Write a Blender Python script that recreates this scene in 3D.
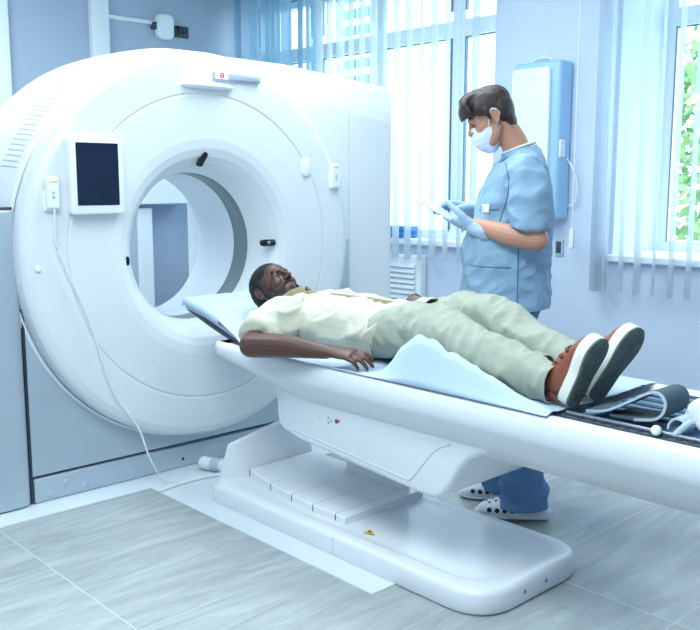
import bpy, bmesh, math, random
import numpy as np
from mathutils import Vector, Matrix, noise

for o in list(bpy.data.objects):
    bpy.data.objects.remove(o)
S = bpy.context.scene
COL = S.collection
PI = math.pi
random.seed(4)

# ------------------------------------------------------------------ camera
def setup_camera():
    vp1, vp2 = np.array([-480., 185.]), np.array([1300., 185.])
    c = np.array([350., 315.])
    a, b = vp1 - c, vp2 - c
    f = math.sqrt(-(a @ b))
    d1 = np.array([a[0], -a[1], -f]); d1 /= np.linalg.norm(d1)
    d2 = np.array([b[0], -b[1], -f]); d2 /= np.linalg.norm(d2)
    X, Y = -d1, d2
    Z = np.cross(X, Y)
    R = np.stack([X, Y, Z], 1)
    cam = bpy.data.cameras.new('camera')
    ob = bpy.data.objects.new('camera', cam)
    COL.objects.link(ob)
    m = Matrix([list(r) for r in R.T]).to_4x4()
    m.translation = Vector((3.40, -2.23, 1.30))
    ob.matrix_world = m
    cam.sensor_fit = 'HORIZONTAL'
    cam.sensor_width = 36.0
    cam.lens = 36.0 * f / 700.0
    cam.clip_start = 0.05
    S.camera = ob
setup_camera()

# ------------------------------------------------------------------ world, lights, exposure
w = bpy.data.worlds.new('daylight')
S.world = w
w.use_nodes = True
bg = w.node_tree.nodes['Background']
bg.inputs[0].default_value = (0.81, 0.94, 1.0, 1)
bg.inputs[1].default_value = 6.2
S.view_settings.view_transform = 'Standard'
S.view_settings.look = 'None'
S.view_settings.gamma = 1.0
S.view_settings.exposure = -0.03
S.cycles.use_denoising = True
S.cycles.max_bounces = 8
S.cycles.transparent_max_bounces = 24
S.cycles.sample_clamp_indirect = 6.0

def area(name, loc, aim, sx, sy, power, color):
    d = bpy.data.lights.new(name, 'AREA')
    d.shape = 'RECTANGLE'; d.size = sx; d.size_y = sy
    d.energy = power; d.color = color
    o = bpy.data.objects.new(name, d); COL.objects.link(o)
    o.location = loc
    o.rotation_euler = (Vector(aim) - Vector(loc)).to_track_quat('-Z', 'Y').to_euler()
    return o
LC = (0.84, 0.965, 1.0)
area('ceiling_fill_over_floor', (2.2, -1.9, 2.96), (2.2, -1.9, 0), 2.0, 1.4, 108, LC)  # no lamp is in view; area light added to brighten the room
area('ceiling_fill_over_table', (0.6, 0.4, 2.96), (0.6, 0.4, 0), 1.6, 1.0, 56, LC)  # added, unseen; lights the table from above
area('ceiling_fill_over_gantry', (-1.3, -0.9, 2.96), (-1.3, -0.9, 0), 1.6, 1.4, 62, LC)  # added, unseen; also lightens the far wall
for _n, _x, _w, _y in (('window_portal_left', -1.43, 2.6, 2.56), ('window_portal_right', 1.5, 1.5, 2.93)):
    _o = area(_n, (_x, _y, 1.84), (_x, 0, 1.84), _w, 1.84, 1, (1, 1, 1))
    _o.data.cycles.is_portal = True

# ------------------------------------------------------------------ materials
def lin(c):
    return tuple(((v / 255) / 12.92 if v / 255 <= 0.04045 else ((v / 255 + 0.055) / 1.055) ** 2.4) for v in c) + (1,)
MATS = {}
def mat(name, rgb, rough=0.5, metal=0.0, bump=0.0, bscale=200.0, var=0.0, vscale=8.0, coat=0.0, spec=0.5, sub=0.0, stretch=None):
    if name in MATS: return MATS[name]
    m = bpy.data.materials.new(name); m.use_nodes = True
    nt = m.node_tree; N = nt.nodes; L = nt.links
    p = N['Principled BSDF']
    p.inputs['Base Color'].default_value = lin(rgb)
    p.inputs['Roughness'].default_value = rough
    p.inputs['Metallic'].default_value = metal
    p.inputs['Coat Weight'].default_value = coat
    p.inputs['Specular IOR Level'].default_value = spec
    if sub:
        p.inputs['Subsurface Weight'].default_value = sub
        p.inputs['Subsurface Radius'].default_value = (0.012, 0.005, 0.003)
    tc = N.new('ShaderNodeTexCoord'); mp = N.new('ShaderNodeMapping')
    L.new(tc.outputs['Object'], mp.inputs[0])
    if stretch: mp.inputs['Scale'].default_value = stretch
    if var:
        nz = N.new('ShaderNodeTexNoise'); nz.inputs['Scale'].default_value = vscale; nz.inputs['Detail'].default_value = 4
        L.new(mp.outputs[0], nz.inputs[0])
        mx = N.new('ShaderNodeMix'); mx.data_type = 'RGBA'
        c = lin(rgb)
        mx.inputs[6].default_value = tuple(max(0, v * (1 - var)) for v in c[:3]) + (1,)
        mx.inputs[7].default_value = tuple(min(1, v * (1 + var)) for v in c[:3]) + (1,)
        L.new(nz.outputs[0], mx.inputs[0]); L.new(mx.outputs[2], p.inputs['Base Color'])
    if bump:
        nb = N.new('ShaderNodeTexNoise'); nb.inputs['Scale'].default_value = bscale; nb.inputs['Detail'].default_value = 3
        L.new(mp.outputs[0], nb.inputs[0])
        b = N.new('ShaderNodeBump'); b.inputs['Strength'].default_value = bump; b.inputs['Distance'].default_value = 0.004
        L.new(nb.outputs[0], b.inputs['Height']); L.new(b.outputs[0], p.inputs['Normal'])
    MATS[name] = m
    return m

def sheer(name, rgb, trans=0.5, clear=0.1):
    m = bpy.data.materials.new(name); m.use_nodes = True
    nt = m.node_tree; N = nt.nodes; L = nt.links
    N.remove(N['Principled BSDF'])
    out = N['Material Output']
    d = N.new('ShaderNodeBsdfDiffuse'); t = N.new('ShaderNodeBsdfTranslucent'); c = N.new('ShaderNodeBsdfTransparent')
    d.inputs[0].default_value = lin(rgb); t.inputs[0].default_value = lin(rgb)
    a = N.new('ShaderNodeMixShader'); a.inputs[0].default_value = trans
    b = N.new('ShaderNodeMixShader'); b.inputs[0].default_value = clear
    L.new(d.outputs[0], a.inputs[1]); L.new(t.outputs[0], a.inputs[2])
    L.new(a.outputs[0], b.inputs[1]); L.new(c.outputs[0], b.inputs[2]); L.new(b.outputs[0], out.inputs[0])
    MATS[name] = m
    return m

def glass_mat():
    m = bpy.data.materials.new('window_glass'); m.use_nodes = True
    nt = m.node_tree; N = nt.nodes; L = nt.links
    N.remove(N['Principled BSDF'])
    c = N.new('ShaderNodeBsdfTransparent'); c.inputs[0].default_value = (0.93, 0.97, 1, 1)
    g = N.new('ShaderNodeBsdfGlossy'); g.inputs['Roughness'].default_value = 0.02
    a = N.new('ShaderNodeMixShader'); a.inputs[0].default_value = 0.05
    L.new(c.outputs[0], a.inputs[1]); L.new(g.outputs[0], a.inputs[2]); L.new(a.outputs[0], N['Material Output'].inputs[0])
    MATS['window_glass'] = m
    return m

def tile_mat():
    m = bpy.data.materials.new('grey_stone_tiles'); m.use_nodes = True
    nt = m.node_tree; N = nt.nodes; L = nt.links
    p = N['Principled BSDF']
    tc = N.new('ShaderNodeTexCoord')
    sp = N.new('ShaderNodeSeparateXYZ'); L.new(tc.outputs['Object'], sp.inputs[0])
    def math_(op, a, b=None, clamp=False):
        n = N.new('ShaderNodeMath'); n.operation = op; n.use_clamp = clamp
        for i, v in enumerate((a, b)):
            if v is None: continue
            if isinstance(v, (int, float)): n.inputs[i].default_value = v
            else: L.new(v, n.inputs[i])
        return n.outputs[0]
    PX, OX, PY, OY = 0.53, 0.14, 1.2, -1.03
    ux = math_('DIVIDE', math_('SUBTRACT', sp.outputs[0], OX), PX)
    uy = math_('DIVIDE', math_('SUBTRACT', sp.outputs[1], OY), PY)
    ix, iy = math_('FLOOR', ux), math_('FLOOR', uy)
    fx, fy = math_('FRACT', ux), math_('FRACT', uy)
    def edge(fr, pitch, wdt):
        d = math_('MINIMUM', fr, math_('SUBTRACT', 1.0, fr))
        return math_('LESS_THAN', math_('MULTIPLY', d, pitch), wdt)
    g = math_('MAXIMUM', edge(fx, PX, 0.0011), edge(fy, PY, 0.0020))
    # streaks run along y, shifted per tile
    sh = math_('ADD', math_('MULTIPLY', ix, 3.7), math_('MULTIPLY', iy, 9.1))
    cb = N.new('ShaderNodeCombineXYZ')
    L.new(math_('ADD', math_('MULTIPLY', sp.outputs[0], 9.0), sh), cb.inputs[0])
    L.new(math_('MULTIPLY', sp.outputs[1], 1.5), cb.inputs[1]); L.new(sh, cb.inputs[2])
    n1 = N.new('ShaderNodeTexNoise'); n1.inputs['Scale'].default_value = 1.0; n1.inputs['Detail'].default_value = 8; n1.inputs['Roughness'].default_value = 0.68; n1.inputs['Distortion'].default_value = 1.2
    L.new(cb.outputs[0], n1.inputs[0])
    cr = N.new('ShaderNodeValToRGB')
    e = cr.color_ramp.elements
    e[0].position = 0.28; e[0].color = lin((146, 152, 154))
    e[1].position = 0.72; e[1].color = lin((184, 190, 192))
    x = cr.color_ramp.elements.new(0.5); x.color = lin((164, 171, 173))
    L.new(n1.outputs[0], cr.inputs[0])
    mx = N.new('ShaderNodeMix'); mx.data_type = 'RGBA'
    L.new(g, mx.inputs[0]); L.new(cr.outputs[0], mx.inputs[6]); mx.inputs[7].default_value = lin((196, 202, 206))
    L.new(mx.outputs[2], p.inputs['Base Color'])
    p.inputs['Roughness'].default_value = 0.27
    b = N.new('ShaderNodeBump'); b.inputs['Strength'].default_value = 0.15; b.inputs['Distance'].default_value = 0.003
    L.new(n1.outputs[0], b.inputs['Height']); L.new(b.outputs[0], p.inputs['Normal'])
    MATS['grey_stone_tiles'] = m
    return m

M = dict(
    shell=mat('white_gloss_shell', (224, 229, 233), 0.32, bump=0.02, bscale=300),
    shell2=mat('white_table_shell', (226, 230, 234), 0.28, bump=0.02, bscale=300),
    liner=mat('bore_liner', (226, 234, 240), 0.4, bump=0.02, bscale=300),
    window_ring=mat('grey_scan_window', (118, 132, 138), 0.35, bump=0.02, bscale=300),
    seam=mat('dark_seam', (40, 52, 66), 0.7, bump=0.05),
    soft_seam=mat('pale_seam', (188, 206, 220), 0.6, bump=0.05),
    faint=mat('faint_seam', (206, 214, 222), 0.5, bump=0.02),
    gasket=mat('grey_gasket', (112, 138, 160), 0.7, bump=0.05),
    slotline=mat('grey_slot', (170, 188, 206), 0.7, bump=0.05),
    panel=mat('blue_grey_panel', (178, 192, 204), 0.36, metal=0.25, bump=0.02, bscale=400, var=0.03),
    screen=mat('dark_screen', (22, 36, 58), 0.12, bump=0.01),
    bezel=mat('white_bezel', (240, 243, 247), 0.4, bump=0.02),
    black=mat('black_gloss', (18, 22, 28), 0.15, bump=0.01),
    darkgrey=mat('dark_grey_plastic', (62, 72, 82), 0.5, bump=0.05),
    greybar=mat('grey_bar', (176, 192, 206), 0.4, bump=0.02),
    red=mat('red_mark', (190, 58, 62), 0.5, bump=0.02),
    yellow=mat('yellow_mark', (226, 190, 60), 0.5, bump=0.02),
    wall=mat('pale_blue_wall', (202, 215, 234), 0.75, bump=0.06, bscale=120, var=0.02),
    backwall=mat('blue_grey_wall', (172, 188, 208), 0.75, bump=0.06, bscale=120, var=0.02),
    ceiling=mat('white_ceiling', (235, 238, 240), 0.85, bump=0.05),
    white=mat('white_paint', (232, 240, 246), 0.5, bump=0.03),
    whitefloor=mat('white_floor', (222, 230, 236), 0.3, bump=0.02, var=0.02),
    frame=mat('white_window_frame', (232, 241, 249), 0.4, bump=0.02),
    paleblue=mat('pale_blue_plastic', (158, 200, 232), 0.4, bump=0.02),
    slat=sheer('blind_fabric', (236, 244, 251), 0.62, 0.34),
    curtain=sheer('curtain_fabric', (160, 196, 218), 0.5, 0.14), curtain2=sheer('curtain_pale_fabric', (186, 200, 222), 0.45, 0.10),
    glass=glass_mat(), tiles=tile_mat(),
    scrub=mat('blue_scrub_cotton', (142, 174, 200), 0.85, bump=0.25, bscale=500, var=0.06, vscale=14),
    scrubdark=mat('scrub_stitching', (76, 118, 158), 0.85, bump=0.2, bscale=500),
    jeans=mat('blue_trouser_cotton', (88, 126, 166), 0.85, bump=0.25, bscale=500, var=0.08, vscale=14),
    glove=mat('pale_blue_glove', (172, 198, 224), 0.55, bump=0.15, bscale=160),
    mask=mat('white_mask_fabric', (228, 234, 246), 0.85, bump=0.1, bscale=300),
    tee=mat('white_cotton', (226, 234, 240), 0.85, bump=0.2, bscale=400),
    skin=mat('light_skin', (196, 142, 118), 0.5, bump=0.06, bscale=300, var=0.05, vscale=30, sub=0.12),
    hair=mat('dark_brown_hair', (54, 40, 38), 0.5, bump=0.8, bscale=170, var=0.45, vscale=120, stretch=(1, 1, 0.12)),
    dskin=mat('dark_skin', (84, 54, 46), 0.42, bump=0.10, bscale=240, var=0.10, vscale=40, sub=0.05),
    dhair=mat('black_short_hair', (22, 20, 22), 0.8, bump=0.7, bscale=420, var=0.3, vscale=200),
    beard=mat('black_beard', (32, 28, 30), 0.8, bump=0.7, bscale=420, var=0.45, vscale=260),
    eye=mat('eye_white', (176, 172, 170), 0.2, bump=0.01),
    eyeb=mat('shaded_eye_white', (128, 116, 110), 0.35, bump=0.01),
    iris=mat('eye_iris', (26, 18, 16), 0.15, bump=0.01),
    lips=mat('lips', (96, 62, 58), 0.45, bump=0.05),
    shirt=mat('cream_cotton_shirt', (196, 195, 178), 0.85, bump=0.22, bscale=420, var=0.03, vscale=14),
    placket=mat('khaki_shirt_edge', (140, 131, 98), 0.85, bump=0.2, bscale=420, var=0.10, vscale=30),
    pants=mat('pale_khaki_trousers', (160, 168, 154), 0.85, bump=0.22, bscale=420, var=0.06, vscale=16),
    sock=mat('dark_sock', (58, 54, 56), 0.9, bump=0.3, bscale=500),
    leather=mat('brown_leather', (140, 78, 60), 0.5, bump=0.2, bscale=180, var=0.15, vscale=20),
    lace=mat('brown_lace', (96, 50, 38), 0.7, bump=0.2),
    midsole=mat('white_rubber', (226, 226, 218), 0.55, bump=0.08, var=0.05, vscale=50),
    outsole=mat('dark_green_grey_rubber', (84, 98, 94), 0.65, bump=0.5, bscale=90, var=0.45, vscale=38),
    sheet=mat('pale_blue_paper_sheet', (188, 210, 230), 0.8, bump=0.2, bscale=70, var=0.02),
    pad=mat('slate_blue_pad', (180, 200, 216), 0.55, bump=0.1, bscale=200, var=0.05),
    padb=mat('blue_pad', (100, 138, 172), 0.55, bump=0.1, bscale=200, var=0.05),
    strap=mat('slate_strap_fabric', (74, 92, 104), 0.8, bump=0.3, bscale=500, var=0.1),
    croc=mat('white_foam_clog', (222, 230, 236), 0.55, bump=0.05),
    hole=mat('clog_hole', (36, 42, 50), 0.9, bump=0.05),
    chrome=mat('grey_metal', (150, 160, 170), 0.3, metal=0.8, bump=0.02),
    facade=mat('white_facade', (232, 238, 244), 0.8, bump=0.05),
    facadewin=mat('facade_windows', (84, 128, 168), 0.3, bump=0.02),
    leaf=mat('green_leaves', (112, 150, 92), 0.6, bump=0.1, var=0.3, vscale=6),
    bark=mat('brown_bark', (90, 76, 64), 0.9, bump=0.5, bscale=40),
    grass=mat('grass_ground', (150, 168, 140), 0.9, bump=0.2, bscale=20, var=0.2),
    folder=mat('blue_folder', (52, 128, 190), 0.5, bump=0.05),
    paper=mat('white_paper', (236, 240, 244), 0.7, bump=0.03),
)

# ------------------------------------------------------------------ geometry helpers
def link(name, me, m=None, parent=None, smooth=True, angle=None):
    """mesh verts are in world space; a child is shifted into its root's space"""
    if m is not None:
        me.materials.clear(); me.materials.append(m)
    if smooth:
        for p in me.polygons: p.use_smooth = True
        if angle:
            try: me.set_sharp_from_angle(angle=math.radians(angle))
            except Exception: pass
    o = bpy.data.objects.new(name, me); COL.objects.link(o)
    if parent is not None:
        r = parent
        off = Vector(r.location)
        while r.parent: r = r.parent; off += Vector(r.location)
        me.transform(Matrix.Translation(-off))
        o.parent = parent
    return o
def thing(name, label, cat, loc=(0, 0, 0), group=None):
    o = bpy.data.objects.new(name, None); COL.objects.link(o)
    o.location = loc; o.empty_display_size = 0.1
    return tag(o, label, cat, group)
def tag(o, label, cat, group=None):
    o['label'] = label; o['category'] = cat
    if group: o['group'] = group
    return o
def struct(o):
    o['kind'] = 'structure'; return o

def mesh_of(vf):
    v, f = vf
    me = bpy.data.meshes.new('m'); me.from_pydata([tuple(p) for p in v], [], [tuple(q) for q in f]); me.validate(); me.update()
    return me
def join(*vfs):
    V, F = [], []
    for v, f in vfs:
        n = len(V); V += [tuple(p) for p in v]; F += [tuple(i + n for i in q) for q in f]
    return V, F
def bm_finish(bm):
    bmesh.ops.recalc_face_normals(bm, faces=bm.faces)
    me = bpy.data.meshes.new('m'); bm.to_mesh(me); bm.free(); return me
def bm_of(vf):
    bm = bmesh.new(); v, f = vf
    vs = [bm.verts.new(p) for p in v]
    for q in f:
        try: bm.faces.new([vs[i] for i in q])
        except ValueError: pass
    return bm
def box_vf(x0, x1, y0, y1, z0, z1):
    v = [(x0, y0, z0), (x1, y0, z0), (x1, y1, z0), (x0, y1, z0), (x0, y0, z1), (x1, y0, z1), (x1, y1, z1), (x0, y1, z1)]
    f = [(0, 3, 2, 1), (4, 5, 6, 7), (0, 1, 5, 4), (1, 2, 6, 5), (2, 3, 7, 6), (3, 0, 4, 7)]
    return v, f
def bevelled(vf, r=0.01, seg=3, ang=30):
    bm = bm_of(vf)
    bmesh.ops.recalc_face_normals(bm, faces=bm.faces)
    ed = [e for e in bm.edges if len(e.link_faces) == 2 and e.calc_face_angle(0) > math.radians(ang)]
    if r > 0: bmesh.ops.bevel(bm, geom=ed, offset=r, segments=seg, profile=0.5, affect='EDGES', clamp_overlap=True)
    return bm_finish(bm)
def rbox(x0, x1, y0, y1, z0, z1, r=0.01, seg=3):
    return bevelled(box_vf(x0, x1, y0, y1, z0, z1), r, seg)
def rot_mesh(me, mat4):
    me.transform(mat4); return me
def prism(poly, axis, lo, hi):
    """poly of 2-D points (other two axes in x,y,z order), extruded along axis"""
    n = len(poly); V = []
    for t in (lo, hi):
        for a, b in poly:
            V.append((t, a, b) if axis == 0 else (a, t, b) if axis == 1 else (a, b, t))
    F = [tuple(range(n)), tuple(range(2 * n - 1, n - 1, -1))] + [(i, (i + 1) % n, n + (i + 1) % n, n + i) for i in range(n)]
    return V, F
def loft(rings, closed=True, caps=True):
    n = len(rings[0]); V = [tuple(p) for r in rings for p in r]; F = []
    m = n if closed else n - 1
    for k in range(len(rings) - 1):
        for i in range(m):
            j = (i + 1) % n
            F.append((k * n + i, k * n + j, (k + 1) * n + j, (k + 1) * n + i))
    if caps:
        F.append(tuple(range(n - 1, -1, -1))); F.append(tuple((len(rings) - 1) * n + i for i in range(n)))
    return V, F
def lathe_x(prof, cy, cz, n=128, a0=0, a1=2 * PI):
    full = abs(a1 - a0 - 2 * PI) < 1e-6
    rings = []
    for k in range(n + (0 if full else 1)):
        t = a0 + (a1 - a0) * k / n
        rings.append([(x, cy + r * math.cos(t), cz + r * math.sin(t)) for r, x in prof])
    V, F = loft(rings, closed=False, caps=False)
    if full:
        m = len(prof); k = n - 1
        for i in range(m - 1): F.append((k * m + i, k * m + i + 1, i + 1, i))
    return V, F
def support(prof, d=0.005):
    out = [prof[0]]
    for i in range(1, len(prof) - 1):
        a, b, c = (np.array(prof[k], float) for k in (i - 1, i, i + 1))
        la, lc = np.linalg.norm(a - b), np.linalg.norm(c - b)
        if la > 3 * d: out.append(tuple(b + (a - b) / la * d))
        out.append(tuple(b))
        if lc > 3 * d: out.append(tuple(b + (c - b) / lc * d))
    return out + [prof[-1]]
def fixed(vf):
    bm = bm_of(vf); return bm_finish(bm)
def cat_rom(P, sub):
    P = np.array(P, float); out = []
    n = len(P)
    if n < 3 or sub <= 1:
        if n == 2 and sub > 1:
            return np.array([P[0] + (P[1] - P[0]) * t for t in np.linspace(0, 1, sub + 1)])
        return P
    for i in range(n - 1):
        p0 = P[max(i - 1, 0)]; p1 = P[i]; p2 = P[i + 1]; p3 = P[min(i + 2, n - 1)]
        for t in np.arange(sub) / sub:
            out.append(0.5 * (2 * p1 + (p2 - p0) * t + (2 * p0 - 5 * p1 + 4 * p2 - p3) * t * t + (3 * p1 - p0 - 3 * p2 + p3) * t ** 3))
    out.append(P[-1]); return np.array(out)
def tube(pts, rad, ref=(0, 0, 1), n=14, sub=4, cap=True, flat=False):
    """pts Nx3; rad scalar, list, or list of (ra along ref, rb)"""
    pts = np.array(pts, float); N = len(pts)
    r = np.array([(q, q) if np.isscalar(q) else q for q in ([rad] * N if np.isscalar(rad) else rad)], float)
    data = cat_rom(np.hstack([pts, r]), sub)
    P, Rr = data[:, :3], np.maximum(data[:, 3:], 1e-4)
    T = np.gradient(P, axis=0); T /= np.maximum(np.linalg.norm(T, axis=1, keepdims=True), 1e-9)
    a = np.array(ref, float); rings = []
    th = np.arange(n) * 2 * PI / n
    def ring(p, t, a, ra, rb):
        b = np.cross(t, a)
        return [p + a * ra * math.cos(x) + b * rb * math.sin(x) for x in th]
    prev = a
    fr = []
    for t in T:
        q = prev - (prev @ t) * t
        if np.linalg.norm(q) < 1e-4: q = np.array([1, 0, 0]) - t[0] * t
        q /= np.linalg.norm(q); fr.append(q)
        # keep following ref where possible
        q2 = a - (a @ t) * t
        prev = a if np.linalg.norm(q2) > 0.25 else q
    if cap and not flat:
        for s in (80, 60, 40, 20):
            c, d = math.cos(math.radians(s)), math.sin(math.radians(s))
            rings.append(ring(P[0] - T[0] * min(Rr[0]) * d, T[0], fr[0], Rr[0][0] * c, Rr[0][1] * c))
    for p, t, q, k in zip(P, T, fr, Rr): rings.append(ring(p, t, q, *k))
    if cap and not flat:
        for s in (20, 40, 60, 80):
            c, d = math.cos(math.radians(s)), math.sin(math.radians(s))
            rings.append(ring(P[-1] + T[-1] * min(Rr[-1]) * d, T[-1], fr[-1], Rr[-1][0] * c, Rr[-1][1] * c))
    return loft(rings, True, cap)
def ellipsoid(c, r, axes=None, nu=20, nv=12):
    A = np.eye(3) if axes is None else np.array(axes, float)   # rows are axes
    c = np.array(c, float); rings = []
    for j in range(1, nv):
        ph = PI * j / nv - PI / 2
        rings.append([c + A[0] * r[0] * math.cos(ph) * math.cos(t) + A[1] * r[1] * math.cos(ph) * math.sin(t) + A[2] * r[2] * math.sin(ph)
                      for t in np.arange(nu) * 2 * PI / nu])
    return loft(rings, True, True)
def fuse(parts, vox=0.005, smooth=4, factor=0.5):
    bm = bm_of(join(*parts)); me = bm_finish(bm)
    o = bpy.data.objects.new('tmp', me); COL.objects.link(o)
    r = o.modifiers.new('r', 'REMESH'); r.mode = 'VOXEL'; r.voxel_size = vox
    if smooth:
        s = o.modifiers.new('s', 'SMOOTH'); s.iterations = smooth; s.factor = factor
    bpy.context.view_layer.update()
    dg = bpy.context.evaluated_depsgraph_get()
    out = bpy.data.meshes.new_from_object(o.evaluated_get(dg))
    bpy.data.objects.remove(o); bpy.data.meshes.remove(me)
    return out
def displace(me, fn):
    """fn(co, normal) -> offset along normal"""
    me.update()
    co = [v.co.copy() for v in me.vertices]; no = [v.normal.copy() for v in me.vertices]
    for i, v in enumerate(me.vertices):
        v.co = co[i] + no[i] * fn(co[i], no[i])
    me.update(); return me
def fbm(p, s, o=3): return noise.fractal(Vector(p) * s, 1.0, 2.0, o)
def ridge(p, s):
    return 1 - 2 * abs(noise.noise(Vector(p) * s))
def cut(me, planes):
    """planes: (point, normal, radius) -> remove what lies beyond the plane within radius"""
    bm = bmesh.new(); bm.from_mesh(me)
    for p, n, rad in planes:
        p, n = Vector(p), Vector(n).normalized()
        fs = [f for f in bm.faces if (f.calc_center_median() - p).length < rad]
        ge = set(fs)
        for f in fs: ge.update(f.edges); ge.update(f.verts)
        bmesh.ops.bisect_plane(bm, geom=list(ge), plane_co=p, plane_no=n, clear_outer=True)
    bm.to_mesh(me); bm.free(); return me
def shell_of(me, t):
    o = bpy.data.objects.new('tmp', me); COL.objects.link(o)
    s = o.modifiers.new('s', 'SOLIDIFY'); s.thickness = t; s.offset = -1
    bpy.context.view_layer.update()
    out = bpy.data.meshes.new_from_object(o.evaluated_get(bpy.context.evaluated_depsgraph_get()))
    bpy.data.objects.remove(o); bpy.data.meshes.remove(me); return out
def grid(fn, nu, nv):
    V = [fn(i / nu, j / nv) for j in range(nv + 1) for i in range(nu + 1)]
    F = [(j * (nu + 1) + i, j * (nu + 1) + i + 1, (j + 1) * (nu + 1) + i + 1, (j + 1) * (nu + 1) + i) for j in range(nv) for i in range(nu)]
    return V, F
def cable(pts, r, n=8, sub=6): return mesh_of(tube(pts, r, n=n, sub=sub))
def hull_round(poly, r, seg=5):
    """round the corners of a 2-D polygon"""
    out = []; n = len(poly)
    for i in range(n):
        p0, p1, p2 = (np.array(poly[(i + k) % n], float) for k in (-1, 0, 1))
        rr = r[i] if not np.isscalar(r) else r
        if rr <= 0: out.append(tuple(p1)); continue
        d0, d1 = p0 - p1, p2 - p1
        l0, l1 = np.linalg.norm(d0), np.linalg.norm(d1)
        q = min(rr, l0 * 0.48, l1 * 0.48)
        a, b = p1 + d0 / l0 * q, p1 + d1 / l1 * q
        for t in np.linspace(0, 1, seg + 1): out.append(tuple((1 - t) ** 2 * a + 2 * t * (1 - t) * p1 + t * t * b))
    return out

# ================================================================== THE ROOM
XB, YW, ZC = -2.8, 2.3, 3.0
WT = 0.60
struct(link('floor', mesh_of(grid(lambda u, v: (XB + u * (5.2 - XB), -4.2 + v * (YW + 4.2), 0), 1, 1)), M['tiles'], smooth=False))
struct(link('floor_inlay', rbox(XB, 0.30, -0.365, 0.95, 0.0, 0.004, 0), M['whitefloor'], smooth=False))
struct(link('floor_inlay', rbox(0.30, 1.51, -0.365, 0.15, 0.0, 0.004, 0), M['whitefloor'], smooth=False))
struct(link('floor_inlay', rbox(XB, 0.14, -2.6, -0.365, 0.0, 0.004, 0), M['whitefloor'], smooth=False))
struct(link('ceiling', rbox(XB, 5.2, -4.2, YW, ZC, ZC + 0.1, 0), M['ceiling'], smooth=False))
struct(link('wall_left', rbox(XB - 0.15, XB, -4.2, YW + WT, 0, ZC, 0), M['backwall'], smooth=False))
struct(link('wall_front', rbox(XB, 5.2, -4.35, -4.2, 0, ZC, 0), M['wall'], smooth=False))
struct(link('wall_near', rbox(5.2, 5.35, -4.2, YW, 0, ZC, 0), M['wall'], smooth=False))
W1 = (-2.74, -0.12, 0.92, 2.76)
W2 = (0.755, 2.30, 0.90, 2.76)
def wall_with_openings():
    xs = [XB, W1[0], W1[1], W2[0], W2[1], 5.2]
    y0, y1, ya = YW, YW + WT, YW + 0.24
    parts = [box_vf(xs[0], xs[1], y0, ya, 0, ZC), box_vf(xs[2], 0.3, y0, ya, 0, ZC), box_vf(0.3, xs[3], y0, y1, 0, ZC), box_vf(xs[4], xs[5], y0, y1, 0, ZC)]
    for W, y1 in ((W1, ya), (W2, y1)):
        parts += [box_vf(W[0], W[1], y0, y1, 0, W[2]), box_vf(W[0], W[1], y0, y1, W[3], ZC)]
    return mesh_of(join(*parts))
struct(link('wall_right', wall_with_openings(), M['wall'], smooth=False))
struct(link('baseboard_right', rbox(XB, 5.2, YW - 0.015, YW, 0, 0.09, 0.004), M['white'], smooth=False))
struct(link('baseboard_left', rbox(XB, XB + 0.015, -4.2, YW - 0.02, 0, 0.09, 0.004), M['white'], smooth=False))
def window(name, W, bars_x, trans_z, yf=2.62, wl=0.07):
    x0, x1, z0, z1 = W
    wd = 0.07; P = []
    def bar(a, b, c, d): P.append(box_vf(a, b, yf, yf + 0.07, c, d))
    bar(x0, x0 + wl, z0, z1); bar(x1 - wd, x1, z0, z1); P.append(box_vf(x0 + 0.01, x1 - 0.01, yf + 0.002, yf + 0.068, z0, z0 + wd)); P.append(box_vf(x0 + 0.01, x1 - 0.01, yf + 0.002, yf + 0.068, z1 - wd, z1))
    P.append(box_vf(x0 + 0.01, x1 - 0.01, yf + 0.004, yf + 0.066, trans_z - 0.05, trans_z + 0.05))
    for bx in bars_x: P.append(box_vf(bx - 0.055, bx + 0.055, yf + 0.007, yf + 0.063, z0 + 0.01, z1 - 0.01))
    r = struct(link(name, mesh_of(join(*P)), M['frame'], smooth=False))
    link('window_pane', rbox(x0 + 0.02, x1 - 0.02, yf + 0.03, yf + 0.04, z0 + 0.02, z1 - 0.02, 0), M['glass'], r, smooth=False)
    g = []
    xs = [x0 + wl - 0.07] + list(bars_x) + [x1]
    for a, b in zip(xs[:-1], xs[1:]):      # inner sashes with dark gaskets
        for zz0, zz1 in ((z0, trans_z - 0.05), (trans_z + 0.05, z1)):
            a2, b2 = a + 0.06, b - 0.06
            g += [box_vf(a2, a2 + 0.008, yf - 0.004, yf + 0.02, zz0 + 0.06, zz1 - 0.01), box_vf(b2 - 0.008, b2, yf - 0.004, yf + 0.02, zz0 + 0.06, zz1 - 0.01),
                  box_vf(a2, b2, yf - 0.004, yf + 0.02, zz1 - 0.018, zz1 - 0.01)]
    link('window_gasket', mesh_of(join(*g)), M['gasket'], r, smooth=False)
    link('window_sill', rbox(x0 - 0.02, x1 + 0.02, YW - 0.05, yf + 0.01, z0 - 0.03, z0 + 0.008, 0.006), M['white'], r, smooth=False)
window('window_1', W1, (-1.95, -1.27, -0.52), 2.33, yf=2.42)
window('window_2', W2, (1.62,), 2.275, yf=2.80, wl=0.07)

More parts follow.
